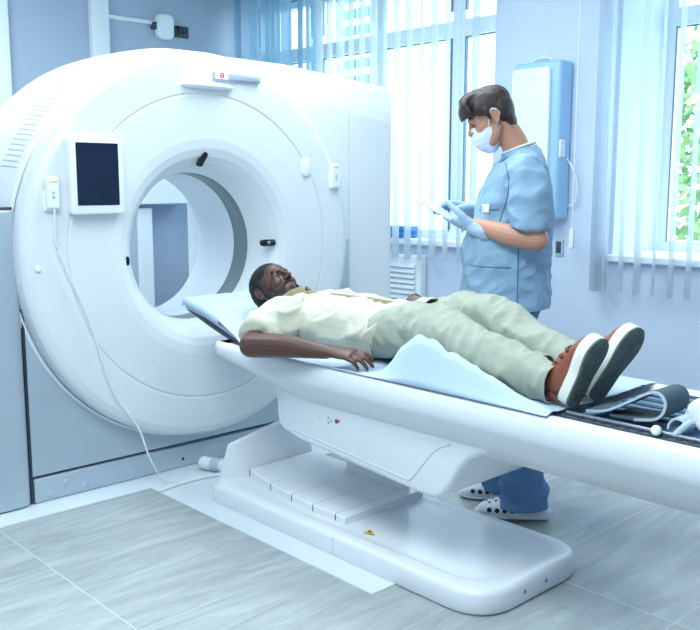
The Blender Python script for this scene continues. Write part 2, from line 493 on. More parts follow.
# ---------------- outside, seen bleached through the blinds
struct(link('ground_outside', mesh_of(grid(lambda u, v: (-30 + 60 * u, 2.9 + 40 * v, -3.0), 1, 1)), M['grass'], smooth=False))
bld = thing('exterior_building', 'white building with a column of slatted blue windows outside the left window', 'building', (-14, 14, -3))
link('facade', rbox(-21, -8, 14, 20, -3, 10, 0), M['facade'], bld, smooth=False)
ws = []
for k in range(26):
    z = -2 + k * 0.42
    ws += [box_vf(-14.12, -13.72, 13.93, 14.0, z, z + 0.24), box_vf(-13.62, -13.22, 13.93, 14.0, z, z + 0.24)]
link('window_slats', mesh_of(join(*ws)), M['facadewin'], bld, smooth=False)
tr = thing('tree', 'green leafy tree outside the right window', 'tree', (-1.7, 9.5, -3))
def foliage():
    rnd = random.Random(8); P = []
    for k in range(2600):
        c = Vector((rnd.gauss(-1.7, 0.75), rnd.gauss(9.5, 0.8), rnd.gauss(1.6, 1.3)))
        a = Vector((rnd.uniform(-1, 1), rnd.uniform(-1, 1), rnd.uniform(-1, 1))).normalized(); b = a.orthogonal().normalized()
        s = rnd.uniform(0.07, 0.15)
        P.append(([c - a * s, c + b * s * 0.5, c + a * s, c - b * s * 0.5], [(0, 1, 2, 3)]))
    return mesh_of(join(*P))
link('foliage', foliage(), M['leaf'], tr, smooth=False)
link('trunk', mesh_of(tube([(-1.7, 9.5, -3), (-1.65, 9.5, -1), (-1.7, 9.5, 1.5)], [0.18, 0.14, 0.08])), M['bark'], tr)

# ---------------- left (far) wall fittings
pl = link('wall_pilaster', rbox(XB, XB + 0.06, 0.935, 1.075, 0, ZC, 0.006), M['white']); pl.name = 'trim_1'; struct(pl)
p2 = link('trim_2', rbox(XB, XB + 0.06, 0.16, 0.32, 0, ZC, 0.006), M['white']); struct(p2)
t = thing('cable_trunking', 'thin white cable trunking running along the far wall to a white box', 'cable trunking', (XB, 1.3, 2.54))
link('duct', rbox(XB, XB + 0.02, 1.075, 1.50, 2.525, 2.555, 0.004), M['white'], t)
t = thing('wall_box', 'small rounded white box on the far wall beside a dark socket', 'wall box', (XB, 1.56, 2.51))
link('case', bevelled(prism(hull_round([(1.48, 2.42), (1.63, 2.42), (1.63, 2.61), (1.48, 2.61)], 0.055, 6), 0, XB, XB + 0.07), 0.018, 3), M['white'], t, angle=50)
link('clip', rbox(XB, XB + 0.05, 1.455, 1.485, 2.49, 2.545, 0.006), M['darkgrey'], t)
t = thing('wall_socket', 'dark grey socket plate with a black plug on the far wall', 'socket', (XB, 1.72, 2.5))
link('plate', rbox(XB, XB + 0.015, 1.63, 1.79, 2.455, 2.545, 0.004), M['darkgrey'], t)
link('plug', bevelled(prism(hull_round([(1.635, 2.47), (1.685, 2.47), (1.685, 2.535), (1.635, 2.535)], 0.02), 0, XB + 0.015, XB + 0.07), 0.008), M['black'], t)
link('outlet', rbox(XB + 0.015, XB + 0.019, 1.73, 1.755, 2.488, 2.512, 0.003), M['black'], t)
t = thing('wall_cupboard', 'pale blue wall cupboard seen through the round scanner bore', 'cupboard', (XB, 1.4, 1.12))
link('carcass', rbox(XB, XB + 0.30, 1.05, 1.66, 1.15, 1.75, 0.006), M['paleblue'], t, smooth=False)
link('door', rbox(XB + 0.30, XB + 0.318, 1.06, 1.65, 1.16, 1.74, 0.004), M['white'], t, smooth=False)
t = thing('cabinet', 'tall white narrow cabinet panel against the far wall, seen through the bore', 'cabinet', (XB, 1.2, 0))
link('carcass', rbox(XB, XB + 0.22, 0.86, 1.15, 0.0, 1.12, 0.006), M['greybar'], t, smooth=False)
link('end_panel', rbox(XB, XB + 0.25, 1.15, 1.27, 0.0, 1.13, 0.008), M['white'], t, smooth=False)

# ---------------- curtain and blinds on the window wall
def curtain_panel(x0, x1, y, z0, z1, k):
    nf = max(1, round((x1 - x0) / 0.075))
    def f(u, v):
        ph = u * nf * 2 * PI + k * 1.3
        return (x0 + (x1 - x0) * u + 0.006 * math.sin(v * 2.2 + k), y + 0.034 * math.sin(ph + 0.3 * math.sin(v * 2 + k)), z0 + (z1 - z0) * v)
    return mesh_of(grid(f, nf * 14, 10))
t = thing('curtain', 'translucent blue curtain of narrow hanging panels in the corner behind the scanner', 'curtain', (-2.2, 2.17, 0.05))
for k, (x0, x1) in enumerate([(-2.69, -2.605), (-2.598, -2.49), (-2.475, -2.385), (-2.30, -2.10), (-2.035, -1.935), (-1.87, -1.825), (-1.785, -1.70)]):
    link('panel', curtain_panel(x0, x1, 2.16, 0.05, 2.9, k), M['curtain'] if k != 1 else M['curtain2'], t)
link('rail', rbox(-2.74, -1.69, 2.14, 2.18, 2.9, 2.94, 0.004), M['white'], t, smooth=False)

def vertical_blind(name, label, xs, y, z0, z1, ang, wd, cord=None):
    t = thing(name, label, 'blind', ((xs[0] + xs[-1]) / 2, y, z0))
    link('headrail', rbox(xs[0] - 0.06, xs[-1] + 0.06, y - 0.025, y + 0.025, z1, z1 + 0.04, 0.004), M['white'], t, smooth=False)
    for k, x in enumerate(xs):
        a = math.radians(ang + 7 * math.sin(k * 2.3))
        c, s_ = math.cos(a), math.sin(a)
        def f(u, v):
            q = (u - 0.5) * wd; bow = 0.006 * (1 - (2 * u - 1) ** 2)
            return (x + q * c - bow * s_, y + q * s_ + bow * c, z0 + (z1 - z0) * v)
        link('slat', shell_of(mesh_of(grid(f, 4, 2)), 0.0012), M['slat'], t)
    if cord:
        link('cord', cable([(cord[0], y - 0.03, z1), (cord[0], y - 0.03, cord[1])], 0.004, sub=1), M['white'], t)
        link('cord_weight', rbox(cord[0] - 0.014, cord[0] + 0.014, y - 0.04, y - 0.02, cord[1], cord[1] + 0.11, 0.004), M['white'], t)
    return t
vertical_blind('vertical_blind', 'white vertical slat blind over the left window behind the nurse', [-1.60 + 0.112 * k for k in range(14)], 2.14, 0.80, 2.9, 114, 0.12)
vertical_blind('vertical_blind', 'white vertical slat blind over the right window by the image edge', [0.690, 0.708, 0.728] + [0.77 + 0.098 * k for k in range(15)], 2.2, 0.70, 2.9, 102, 0.095, cord=(0.565, 0.94))

# ---------------- wall appliance, radiator, socket on the window wall
t = thing('wall_panel', 'tall pale blue rounded appliance hung on the wall behind the nurse', 'wall appliance', (0.26, 2.25, 1.1))
link('housing', bevelled(prism(hull_round([(0.12, 2.17), (0.12, 2.295), (0.46, 2.295), (0.45, 2.17)], 0.03), 2, 1.10, 2.012), 0.02, 3), M['paleblue'], t, angle=60)
link('front_cover', bevelled(prism(hull_round([(0.128, 1.16), (0.395, 1.16), (0.395, 1.975), (0.128, 1.975)], 0.03), 1, 2.145, 2.18), 0.01, 3), M['white'], t, angle=60)
link('latch', rbox(0.44, 0.458, 2.185, 2.235, 1.46, 1.56, 0.004), M['white'], t)
link('power_cord', cable([(0.455, 2.26, 1.45), (0.50, 2.25, 1.40), (0.53, 2.26, 1.30), (0.51, 2.27, 1.20), (0.44, 2.28, 1.17)], 0.005), M['white'], t)
link('hanger', cable([(0.17, 2.27, 2.01), (0.21, 2.27, 2.04), (0.30, 2.27, 2.04), (0.34, 2.27, 2.01)], 0.006), M['white'], t)
t = thing('wall_socket', 'small grey socket on the wall just behind the nurse\'s elbow', 'socket', (0.35, 2.29, 0.9))
link('plate', rbox(0.375, 0.43, YW - 0.015, YW, 0.88, 0.98, 0.004), M['greybar'], t)
link('outlet', rbox(0.385, 0.42, YW - 0.018, YW - 0.015, 0.895, 0.965, 0.003), M['darkgrey'], t)

t = thing('radiator', 'white radiator with a louvred front below the left window', 'radiator', (-1.2, 2.25, 0.12))
link('casing', rbox(-1.7, -0.665, 2.232, YW - 0.002, 0.12, 0.82, 0.012), M['white'], t, angle=50)
lv = []
for k in range(16):
    z = 0.18 + k * 0.037
    lv.append(([(-1.64, 2.209, z), (-0.71, 2.209, z), (-0.71, 2.231, z + 0.027), (-1.64, 2.231, z + 0.027), (-1.64, 2.213, z - 0.004), (-0.71, 2.213, z - 0.004), (-0.71, 2.2315, z + 0.018), (-1.64, 2.2315, z + 0.018)],
               [(0, 1, 2, 3), (7, 6, 5, 4), (0, 4, 5, 1), (1, 5, 6, 2), (3, 2, 6, 7), (0, 3, 7, 4)]))
link('grille', mesh_of(join(*lv)), M['white'], t, smooth=False)
link('grille_backing', rbox(-1.645, -0.705, 2.2325, 2.2365, 0.17, 0.79, 0), M['paleblue'], t, smooth=False)
for k, (x0, x1, y, z0, h, lab) in enumerate([(-1.12, -0.86, 2.26, 0.928, 0.045, 'lower blue folder lying on the left window sill'), (-1.02, -0.84, 2.27, 0.973, 0.04, 'upper blue folder stacked on the left window sill')]):
    o = link('folder', rbox(x0, x1, y, y + 0.13, z0, z0 + h, 0.006), M['folder'], smooth=False)
    tag(o, lab, 'folder', 'folders on the window sill')

# ================================================================== THE SCANNER
GZ = 1.02
g = thing('ct_scanner', 'large white ring shaped scanner with a round bore, grey base panels', 'medical scanner', (-0.3, 0, 0))
prof = [(0.335, -0.50), (0.335, -0.19), (0.337, -0.19), (0.337, -0.08), (0.336, -0.08), (0.338, -0.06), (0.345, -0.02), (0.358, 0.02), (0.378, 0.055), (0.405, 0.082), (0.44, 0.097), (0.48, 0.103), (0.56, 0.104),
        (0.668, 0.102), (0.671, 0.098), (0.674, 0.098), (0.677, 0.102), (0.76, 0.100), (0.815, 0.096), (0.84, 0.085), (0.853, 0.068), (0.857, 0.045), (0.857, 0.0), (0.852, -0.06)]
link('front_cover', fixed(lathe_x(support(prof[3:]), 0, GZ, 160)), M['shell'], g)
link('bore_liner', fixed(lathe_x([(0.40, -0.62), (0.37, -0.56), (0.345, -0.52), (0.336, -0.48), (0.335, -0.30), (0.335, -0.19)], 0, GZ, 128)), M['liner'], g)
link('scan_window', fixed(lathe_x([(0.337, -0.192), (0.3345, -0.19), (0.3345, -0.08), (0.337, -0.078)], 0, GZ, 128)), M['window_ring'], g)
link('barrel', fixed(lathe_x(support([(0.85, -0.001), (0.864, -0.008), (0.879, -0.05), (0.890, -0.12), (0.896, -0.25), (0.898, -0.40), (0.896, -0.52), (0.884, -0.58), (0.86, -0.62), (0.42, -0.62)]), -0.012, GZ - 0.006, 160)), M['shell'], g)
def slot(t):
    """one cooling slot cut line along the barrel"""
    R = []
    for x in np.linspace(-0.135, -0.025, 9):
        r0 = float(np.interp(x, [-0.25, -0.12, -0.05, -0.008], [0.896, 0.890, 0.879, 0.864]))
        R.append([(x, -0.012 + (r0 + dr) * math.cos(t + dt), GZ - 0.006 + (r0 + dr) * math.sin(t + dt)) for dr, dt in ((-0.005, -0.0028), (0.0012, -0.0028), (0.0012, 0.0028), (-0.005, 0.0028))])
    return loft(R)
link('cooling_slots', mesh_of(join(*[slot(math.radians(a)) for a in np.linspace(117, 156, 26)])), M['slotline'], g, smooth=False)
# side housing to the right of the ring
def housing():
    rings = []
    for x, zt0, zt1, y1, y0 in ((-0.052, 1.712, 1.640, 1.305, 0.36), (-0.045, 1.700, 1.628, 1.30, 0.36)):
        pass
    secs = [(-0.050, 1.730, 1.640, 1.300), (-0.056, 1.755, 1.665, 1.312), (-0.075, 1.865, 1.800, 1.325), (-0.088, 1.882, 1.822, 1.330), (-0.11, 1.892, 1.834, 1.333), (-0.58, 1.892, 1.834, 1.333), (-0.62, 1.87, 1.81, 1.31)]
    for x, za, zb, y1 in secs:
        rings.append([(x, 0.345, 0.05), (x, y1, 0.05), (x, y1, zb - 0.03), (x, y1 - 0.006, zb - 0.01), (x, y1 - 0.024, zb), (x, 0.60, za), (x, 0.345, za + 0.003), (x, 0.20, za + 0.002), (x, 0.20, 1.60), (x, 0.345, 1.50)])
    return fixed(loft(rings))
link('side_housing', housing(), M['shell'], g, angle=25)
link('housing_seam', rbox(-0.0515, -0.0488, 0.984, 0.988, 0.05, 1.68, 0), M['soft_seam'], g, smooth=False)
# base panels
_arc = [(-0.60 * math.cos(a), 1.02 - 0.60 * math.sin(a)) for a in np.linspace(0.0, PI, 24)]
link('lower_panel', bevelled(prism([(-0.822, 1.20), (-0.822, 0.118), (0.95, 0.118), (0.95, 1.02)] + _arc[::-1] + [(-0.60, 1.20)], 0, -0.60, -0.006), 0.004, 2, 60), M['panel'], g, angle=40)
link('plinth', rbox(-0.60, 0.0, -0.816, 0.95, 0.006, 0.106, 0.006), M['panel'], g, angle=40)
link('plinth_gap', rbox(-0.58, -0.036, -0.824, 0.94, 0.095, 0.13, 0), M['seam'], g, smooth=False)
link('plinth_hatch', rbox(0.0, 0.002, 0.0, 0.12, 0.03, 0.085, 0.001), M['panel'], g, smooth=False)
for y, z in ((-0.682, 0.066), (-0.598, 0.034), (-0.752, 0.030)):
    link('plinth_plug', fixed(lathe_x([(0.0005, 0.003), (0.013, 0.003), (0.015, 0.0)], y, z, 20)), M['panel'], g)
link('plinth_plug', fixed(lathe_x([(0.0005, 0.003), (0.006, 0.003), (0.007, 0.0)], -0.112, 0.045, 16)), M['seam'], g)
sc = link('side_cabinet', bevelled(prism(hull_round([(-0.62, -1.55), (0.02, -1.55), (0.02, -0.830), (-0.62, -0.830)], [0, 0.04, 0.05, 0]), 2, 0.008, 1.205), 0.012, 3), M['panel'], g, angle=50)
link('cabinet_gap', rbox(-0.60, -0.004, -0.831, -0.820, 0.01, 1.19, 0), M['seam'], g, smooth=False)
link('cabinet_top', bevelled(prism(hull_round([(-0.62, -1.55), (0.012, -1.55), (0.012, -0.834), (-0.62, -0.834)], [0, 0.04, 0.05, 0]), 2, 1.206, 1.216), 0.004, 2), M['darkgrey'], g, angle=50)
# controls on the face
def on_face(name, yc, zc, wy, hz, x0, x1, m, rr=0.01, tilt=0.0, bev=0.006, parent=None):
    poly = hull_round([(-wy, -hz), (wy, -hz), (wy, hz), (-wy, hz)], rr, 6)
    c, s_ = math.cos(tilt), math.sin(tilt)
    poly = [(yc + a * c - b * s_, zc + a * s_ + b * c) for a, b in poly]
    return link(name, bevelled(prism(poly, 0, x0, x1), bev, 2), m, parent or g, angle=50)
d = on_face('display', -0.556, 1.333, 0.114, 0.148, 0.095, 0.150, M['bezel'], 0.018)
on_face('display_screen', -0.556, 1.342, 0.090, 0.122, 0.1492, 0.1512, M['screen'], 0.004, bev=0, parent=d)
on_face('display_bracket', -0.556, 1.333, 0.05, 0.08, 0.07, 0.097, M['shell2'], 0.01, parent=d)
def remote(y, z, x):
    r = on_face('remote_control', y, z, 0.026, 0.062, x, x + 0.026, M['bezel'], 0.01)
    on_face('remote_face', y, z + 0.002, 0.021, 0.055, x + 0.0255, x + 0.0272, M['white'], 0.006, bev=0, parent=r)
    for dz in (0.0, -0.016): on_face('remote_button', y, z + dz, 0.006, 0.006, x + 0.027, x + 0.0295, M['greybar'], 0.006, bev=0.001, parent=r)
    for dy in (-0.011, 0.0, 0.011): on_face('remote_lamp', y + dy, z + 0.042, 0.004, 0.003, x + 0.027, x + 0.0285, M['yellow'], 0.001, bev=0, parent=r)
    on_face('remote_holder', y, z - 0.03, 0.033, 0.04, x - 0.03, x + 0.008, M['bezel'], 0.012, parent=r)
remote(-0.735, 1.27, 0.105)
remote(0.742, 1.345, 0.094)
b = on_face('emergency_bar', 0.156, 1.775, 0.125, 0.0155, 0.094, 0.120, M['greybar'], 0.006)
on_face('emergency_bar_end', 0.066, 1.775, 0.034, 0.0157, 0.118, 0.1215, M['bezel'], 0.005, bev=0, parent=b)
def ring_mark(y, z, R, r, x):
    return fixed(lathe_x([(R - r, x), (R - r, x + 0.002), (R + r, x + 0.002), (R + r, x)], y, z, 28))
link('red_ring_mark', join and mesh_of(join(lathe_x([(0.0075, 0.1212), (0.0075, 0.1228), (0.0115, 0.1228), (0.0115, 0.1212)], 0.066, 1.775, 28), box_vf(0.1212, 0.1228, 0.061, 0.071, 1.7735, 1.7765))), M['red'], b, smooth=False)
def scoop():
    V = []; n = 24
    def f(u, v):
        y = -0.135 + 0.27 * u; e = math.sqrt(max(0, 1 - (2 * u - 1) ** 4))
        a = v * PI
        return (0.098 + 0.045 * e * math.sin(a), y, 1.728 - 0.003 + 0.018 * e * math.cos(a) * (1 if v < .5 else .7))
    return fixed(grid(f, n, 10))
link('face_grip', scoop(), M['bezel'], g)
on_face('sensor_eye', -0.022, 1.412, 0.0125, 0.036, 0.070, 0.0935, M['black'], 0.0125, tilt=-0.6, bev=0.003)
on_face('sensor_eye', 0.345, 1.028, 0.042, 0.0155, 0.06, 0.082, M['black'], 0.0155, bev=0.004)
link('sensor_lens', fixed(lathe_x([(0.0005, 0.0845), (0.008, 0.084), (0.010, 0.081)], 0.345, 1.028, 16)), M['chrome'], g)
on_face('sensor_eye', -0.408, 0.985, 0.014, 0.02, 0.045, 0.086, M['black'], 0.013, bev=0.004)
on_face('speaker_disc', 0.556, 1.386, 0.028, 0.046, 0.098, 0.112, M['bezel'], 0.028, bev=0.006)
on_face('indicator_dot', -0.798, 0.978, 0.012, 0.012, 0.09, 0.106, M['bezel'], 0.012, bev=0.004)
# loose cables
cab = link('remote_cable', cable([(0.128, -0.733, 1.205), (0.127, -0.735, 1.14), (0.126, -0.732, 1.069), (0.1255, -0.696, 0.97), (0.125, -0.617, 0.783), (0.125, -0.520, 0.463), (0.128, -0.429, 0.314), (0.140, -0.402, 0.25), (0.158, -0.375, 0.144), (0.155, -0.32, 0.04), (0.150, -0.27, 0.0095), (0.174, -0.228, 0.0090), (0.200, -0.155, 0.009), (0.195, -0.046, 0.009)], 0.0042), M['shell2'], g)
o = link('cable_cover', cable([(0.22, -0.36, 0.012), (0.20, -0.22, 0.012), (0.21, -0.10, 0.012), (0.25, -0.02, 0.012)], 0.008), M['shell2']); tag(o, 'thick white cable on the floor at the scanner base', 'cable')
t = thing('floor_connector', 'small white round connector on the floor between scanner and table pedestal', 'connector', (0.2, -0.02, 0.005))
link('body', mesh_of(tube([(0.10, -0.06, 0.038), (0.24, 0.0, 0.034)], [0.030, 0.026], n=20)), M['shell2'], t)
link('collar', mesh_of(tube([(0.15, -0.038, 0.037), (0.165, -0.032, 0.037)], [0.033, 0.033], n=20)), M['greybar'], t)

# ================================================================== THE TABLE
tb = thing('scanner_table', 'long white scanner table on a pedestal with sloped grey lined plates', 'scanner table', (1.2, 0, 0))
ped = hull_round([(0.44, -0.265), (1.88, -0.265), (1.88, 0.300), (0.44, 0.300)], [0.05, 0.15, 0.14, 0.05], 10)
def pedestal():
    rings = []
    for z, ins in ((0.004, 0.004), (0.012, 0.0), (0.062, 0.0), (0.072, 0.003), (0.080, 0.010), (0.084, 0.02)):
        c = [(1.11 + (x - 1.11) * (1 - ins / 0.76), y * (1 - ins / 0.265), z) for x, y in ped]; rings.append(c)
    # shallow dished recess in the top
    for z, ins in ((0.086, 0.035), (0.086, 0.05), (0.082, 0.062), (0.080, 0.08)):
        rings.append([(1.11 + (x - 1.11) * (1 - ins / 0.76), y * (1 - ins / 0.265), z) for x, y in ped])
    return fixed(loft(rings))
pd = link('pedestal_base', pedestal(), M['shell2'], tb, angle=60)
link('base_seam', rbox(1.207, 1.2095, -0.2658, -0.262, 0.012, 0.072, 0), M['soft_seam'], pd, smooth=False)
for y in (-0.06, 0.055):
    link('base_screw', fixed(lathe_x([(0.0005, 1.8825), (0.0065, 1.8825), (0.008, 1.8795)], y, 0.042, 14)), M['chrome'], pd)
link('warning_label', mesh_of(prism([(1.27, -0.175), (1.312, -0.160), (1.268, -0.135)], 2, 0.0855, 0.0868)), M['yellow'], pd, smooth=False)
link('warning_mark', mesh_of(prism([(1.279, -0.165), (1.296, -0.158), (1.278, -0.149)], 2, 0.0867, 0.0874)), M['black'], pd, smooth=False)
# fan of flat cover plates, each lapping over the next
XS = [0.49, 0.70, 0.853, 0.99, 1.115, 1.165]
XS = [0.40, 0.502, 0.699, 0.853, 0.99, 1.115, 1.168]
def near_y(x): return float(np.interp(x, [0.4, 0.502, 0.699, 0.853, 0.99, 1.168], [-0.085, -0.10, -0.143, -0.161, -0.170, -0.168]))
def top_z(x, k): return 0.121 - 0.004 * (x - 0.5) + (0.004 if k else 0.004)
for k in range(len(XS) - 1):
    x0, x1 = XS[k] + 0.003, XS[k + 1] - 0.0005
    z0, z1 = 0.116 - 0.0012 * k, 0.113 - 0.0012 * k
    P = []
    for x, z in ((x0, z0), (x1, z1)):
        yn = near_y(x)
        P.append([(x, yn, 0.08), (x, yn, z - 0.004), (x, yn + 0.004, z), (x, 0.25, z + 0.006), (x, 0.25, 0.08)])
    link('cover_plate', fixed(loft(P)), M['shell2'], tb, smooth=False)
    if k:
        x = XS[k]; yn = near_y(x); z = 0.113 - 0.0012 * k
        link('plate_gap', mesh_of(loft([[(q, yn - 0.0008, 0.084), (q, yn - 0.0008, z - 0.002), (q, yn + 0.004, z + 0.0016), (q, 0.25, z + 0.0072), (q, 0.25, 0.084)] for q in (x - 0.0012, x + 0.0034)])), M['darkgrey'], tb, smooth=False)
link('lift_column', rbox(0.78, 1.12, 0.185, 0.24, 0.10, 0.40, 0.02), M['shell2'], tb, angle=40)
# the block at the gantry end of the plates
link('lift_cover', bevelled(([(0.452, -0.232, 0.078), (0.503, -0.106, 0.078), (0.508, 0.25, 0.078), (0.40, 0.25, 0.078),
                              (0.456, -0.180, 0.232), (0.468, -0.160, 0.230), (0.474, 0.25, 0.30), (0.43, 0.25, 0.302)],
                             [(3, 2, 1, 0), (4, 5, 6, 7), (0, 1, 5, 4), (1, 2, 6, 5), (2, 3, 7, 6), (3, 0, 4, 7)]), 0.007, 3, 10), M['shell2'], tb, angle=50)
# carriage ("belly") below the couch
bel = [(0.80, 0.60), (0.845, 0.555), (0.862, 0.52), (0.868, 0.45), (0.875, 0.415), (0.905, 0.396), (1.00, 0.376), (1.32, 0.349), (1.60, 0.328), (1.655, 0.328), (1.69, 0.345), (1.72, 0.385), (1.755, 0.446), (1.79, 0.485), (1.84, 0.512), (1.90, 0.53), (1.98, 0.545), (2.05, 0.56), (2.05, 0.60)]
link('carriage', bevelled(prism(bel, 1, -0.242, 0.242), 0.022, 4, 25), M['shell2'], tb, angle=40)
rec = hull_round([(0.95, 0.408), (1.545, 0.362), (1.66, 0.50), (1.0, 0.50)], [0.03, 0.05, 0.06, 0.03], 6)
def outline(poly, y, wdt, z=None):
    n = len(poly); c = np.mean(poly, axis=0); P = []
    R = [[(p[0], y, p[1]) for p in poly], [((p[0] - c[0]) * (1 - wdt) + c[0], y - 0.0012, (p[1] - c[1]) * (1 - 4 * wdt) + c[1]) for p in poly]]
    return loft([r + [r[0]] for r in R], closed=False, caps=False)
link('carriage_line', mesh_of(tube([(p[0], -0.2425, p[1]) for p in [(0.95, 0.412), (1.25, 0.388), (1.52, 0.366), (1.555, 0.368), (1.585, 0.40), (1.63, 0.455), (1.67, 0.495), (1.72, 0.52)]], 0.0022, n=6)), M['faint'], tb)
for x, z, m_, r in ((1.205, 0.489, 'red', 0.0085), (1.218, 0.492, 'darkgrey', 0.004), (1.164, 0.477, 'greybar', 0.005), (1.164, 0.494, 'greybar', 0.005), (1.118, 0.484, 'greybar', 0.004), (1.176, 0.486, 'greybar', 0.004)):
    me = fixed(lathe_x([(0.0004, 0.003), (r * 0.8, 0.003), (r, 0.0)], 0, 0, 14)); me.transform(Matrix.Rotation(-PI / 2, 4, 'Z')); me.transform(Matrix.Translation((x, -0.2425, z)))
    link('carriage_indicator', me, M[m_], tb)
# couch shell: lofted along x, bow at the gantry end
def couch():
    secs = []
    xs = [(0.545, 0.0), (0.56, 0.12), (0.60, 0.28), (0.68, 0.48), (0.78, 0.68), (0.90, 0.88), (1.05, 1.0), (2.0, 1.0), (3.05, 1.0), (3.08, .97)]
    for x, k in xs:
        zb = 0.668 - 0.168 * k                          # keel height
        ho = 0.300; hw = 0.262
        zs = 0.668 - (0.668 - 0.602) * min(1, 0.25 + k)  # lower edge of the bright rail
        e = 0.006 * (1 - min(1, k * 4))
        half = [(0.0, zb), (0.16 * (0.6 + 0.4 * k), zb), (0.225, zb + 0.008), (0.272, zb + (zs - zb) * 0.72), (0.294, zs), (ho + 0.004 - e, zs + 0.022), (ho + 0.005 - e, 0.672), (ho - 0.002 - e, 0.684), (ho - 0.010, 0.690),
                (hw + 0.010, 0.690), (hw, 0.685), (hw - 0.010, 0.668), (0.20, 0.650), (0.0, 0.640)]
        if x == 0.545: half = [(y * 0.97, max(z, 0.655)) for y, z in half]
        ring = [(x, -y, z) for y, z in half] + [(x, y, z) for y, z in reversed(half[1:-1])]
        secs.append(ring)
    return fixed(loft(secs))
link('couch_shell', couch(), M['shell2'], tb, angle=50)

# cushion and head rest pads lying in the couch: top profile zp(x)
def zp(x):
    if x < 0.75: return float(np.interp(x, [0.02, 0.15, 0.35, 0.5, 0.62, 0.75], [0.835, 0.832, 0.795, 0.752, 0.715, 0.69]))
    return 0.69
def pad_mesh():
    secs = []
    for x in np.concatenate([np.linspace(0.205, 0.75, 13), np.linspace(0.85, 1.96, 8)]):
        zt = zp(x) - 0.010; zb = max(zt - 0.03, 0.655)
        hw = 0.206 if x < 0.75 else 0.235
        secs.append([(x, -hw, zt - 0.012), (x, -hw + 0.02, zt), (x, 0, zt - 0.008), (x, hw - 0.02, zt), (x, hw, zt - 0.012), (x, hw, zb), (x, -hw, zb)])
    return fixed(loft(secs))
link('cushion', pad_mesh(), M['pad'], tb, angle=50)
link('headrest_bracket', mesh_of(join(tube([(0.20, -0.18, 0.775), (0.40, -0.19, 0.72), (0.60, -0.20, 0.675)], 0.012), tube([(0.20, 0.18, 0.775), (0.40, 0.19, 0.72), (0.60, 0.20, 0.675)], 0.012), tube([(0.20, -0.18, 0.775), (0.20, 0.18, 0.775)], 0.012))), M['darkgrey'], tb)

# ---------------- paper sheet over cushion, couch and knee wedge
def sm(a, b, t):
    t = min(1, max(0, (t - a) / (b - a))); return t * t * (3 - 2 * t)
def sheet_z(x, y):
    z = zp(x) + 0.002
    if x > 0.70: z = max(z, 0.6925)
    pk = 1.635
    t = sm(1.41, pk + 0.01, x) if x < pk else max(0, 1 - (x - pk) / 0.49) ** 1.15
    # bunched up along the near leg, low underneath the legs
    near = sm(-0.303, -0.277, y) * (1 - 0.74 * sm(-0.274, -0.248, y))
    side = near * (1 - sm(0.14, 0.24, y))
    return z + 0.150 * t * side
def sheet(bodies=()):
    xs = np.linspace(0.155, 2.10, 260)
    def f(u, v):
        x = 0.195 + 1.905 * u; y = -0.303 + 0.598 * v
        if x < 0.75:
            y *= float(np.interp(x, [0.155, 0.45, 0.62, 0.75], [0.72, 0.74, 0.82, 1.0]))
        z = sheet_z(x, y)
        edge = sm(0.0, 0.05, v) * sm(0.0, 0.05, 1 - v)
        n = 0.005 * noise.noise(Vector((x * 7, y * 16, 1))) + 0.004 * max(0, ridge((x, y * 2.2, 3), 9))
        fold = (0.010 * ridge((x * 3.2 + y * 2.0, y * 0.8, 7), 3.6) + 0.006 * ridge((x * 3.2 - y * 3.0, y, 17), 7.0)) * sm(1.35, 1.5, x) * sm(0.02, 0.10, z - 0.69)
        if x < 0.75: n += 0.006 * max(0, ridge((x * 0.5 + y, y * 2, 9), 7))
        z += (abs(n) * (0.35 if abs(y) < 0.2 else 1) + fold) * edge + 0.001
        if v == 0 and x < 0.48: z -= 0.025
        if v == 1 and x < 0.48: z -= 0.025
        if u == 0: z -= 0.035
        return (x + (0.012 * noise.noise(Vector((0, y * 9, 4))) if u in (0, 1) else 0), y, z)
    me = mesh_of(grid(f, 240, 96))
    # the sheet is pressed down by whatever lies on it
    for v in me.vertices:
        for bv in bodies:
            loc, no, _, _ = bv.ray_cast(Vector((v.co.x, v.co.y, 0.5)), Vector((0, 0, 1)))
            if loc is not None and v.co.z > loc.z - 0.003: v.co.z = max(loc.z - 0.003, 0.6925)
    return shell_of(me, 0.0012)
# ---------------- foot end of the table: ribbed pad, side rail, straps, lever
t = thing('foot_pad', 'dark ribbed slate blue pad at the foot end of the table', 'table pad', (2.4, 0, 0.675))
link('pad', rbox(2.13, 2.98, -0.205, 0.215, 0.668, 0.687, 0.006), M['padb'], t)
for k, y in enumerate(np.linspace(-0.10, 0.20, 6)):
    link('pad_rib', rbox(2.14, 2.97, y - 0.011, y + 0.011, 0.686, 0.692, 0.003), M['strap'], t)
t = thing('side_rail', 'dark notched accessory rail along the near edge of the table', 'rail', (2.3, -0.24, 0.68))
link('track', rbox(2.105, 2.98, -0.250, -0.226, 0.6705, 0.690, 0.003), M['darkgrey'], t)
link('tube_bar', mesh_of(tube([(2.12, -0.232, 0.695), (2.97, -0.232, 0.695)], 0.006, n=12, sub=2)), M['chrome'], t)
for k in range(22): link('notch', rbox(2.16 + 0.034 * k, 2.176 + 0.034 * k, -0.249, -0.241, 0.6895, 0.693, 0.001), M['seam'], t, smooth=False)
link('end_knob', mesh_of(ellipsoid((2.385, -0.252, 0.704), (0.013, 0.013, 0.013))), M['white'], t)
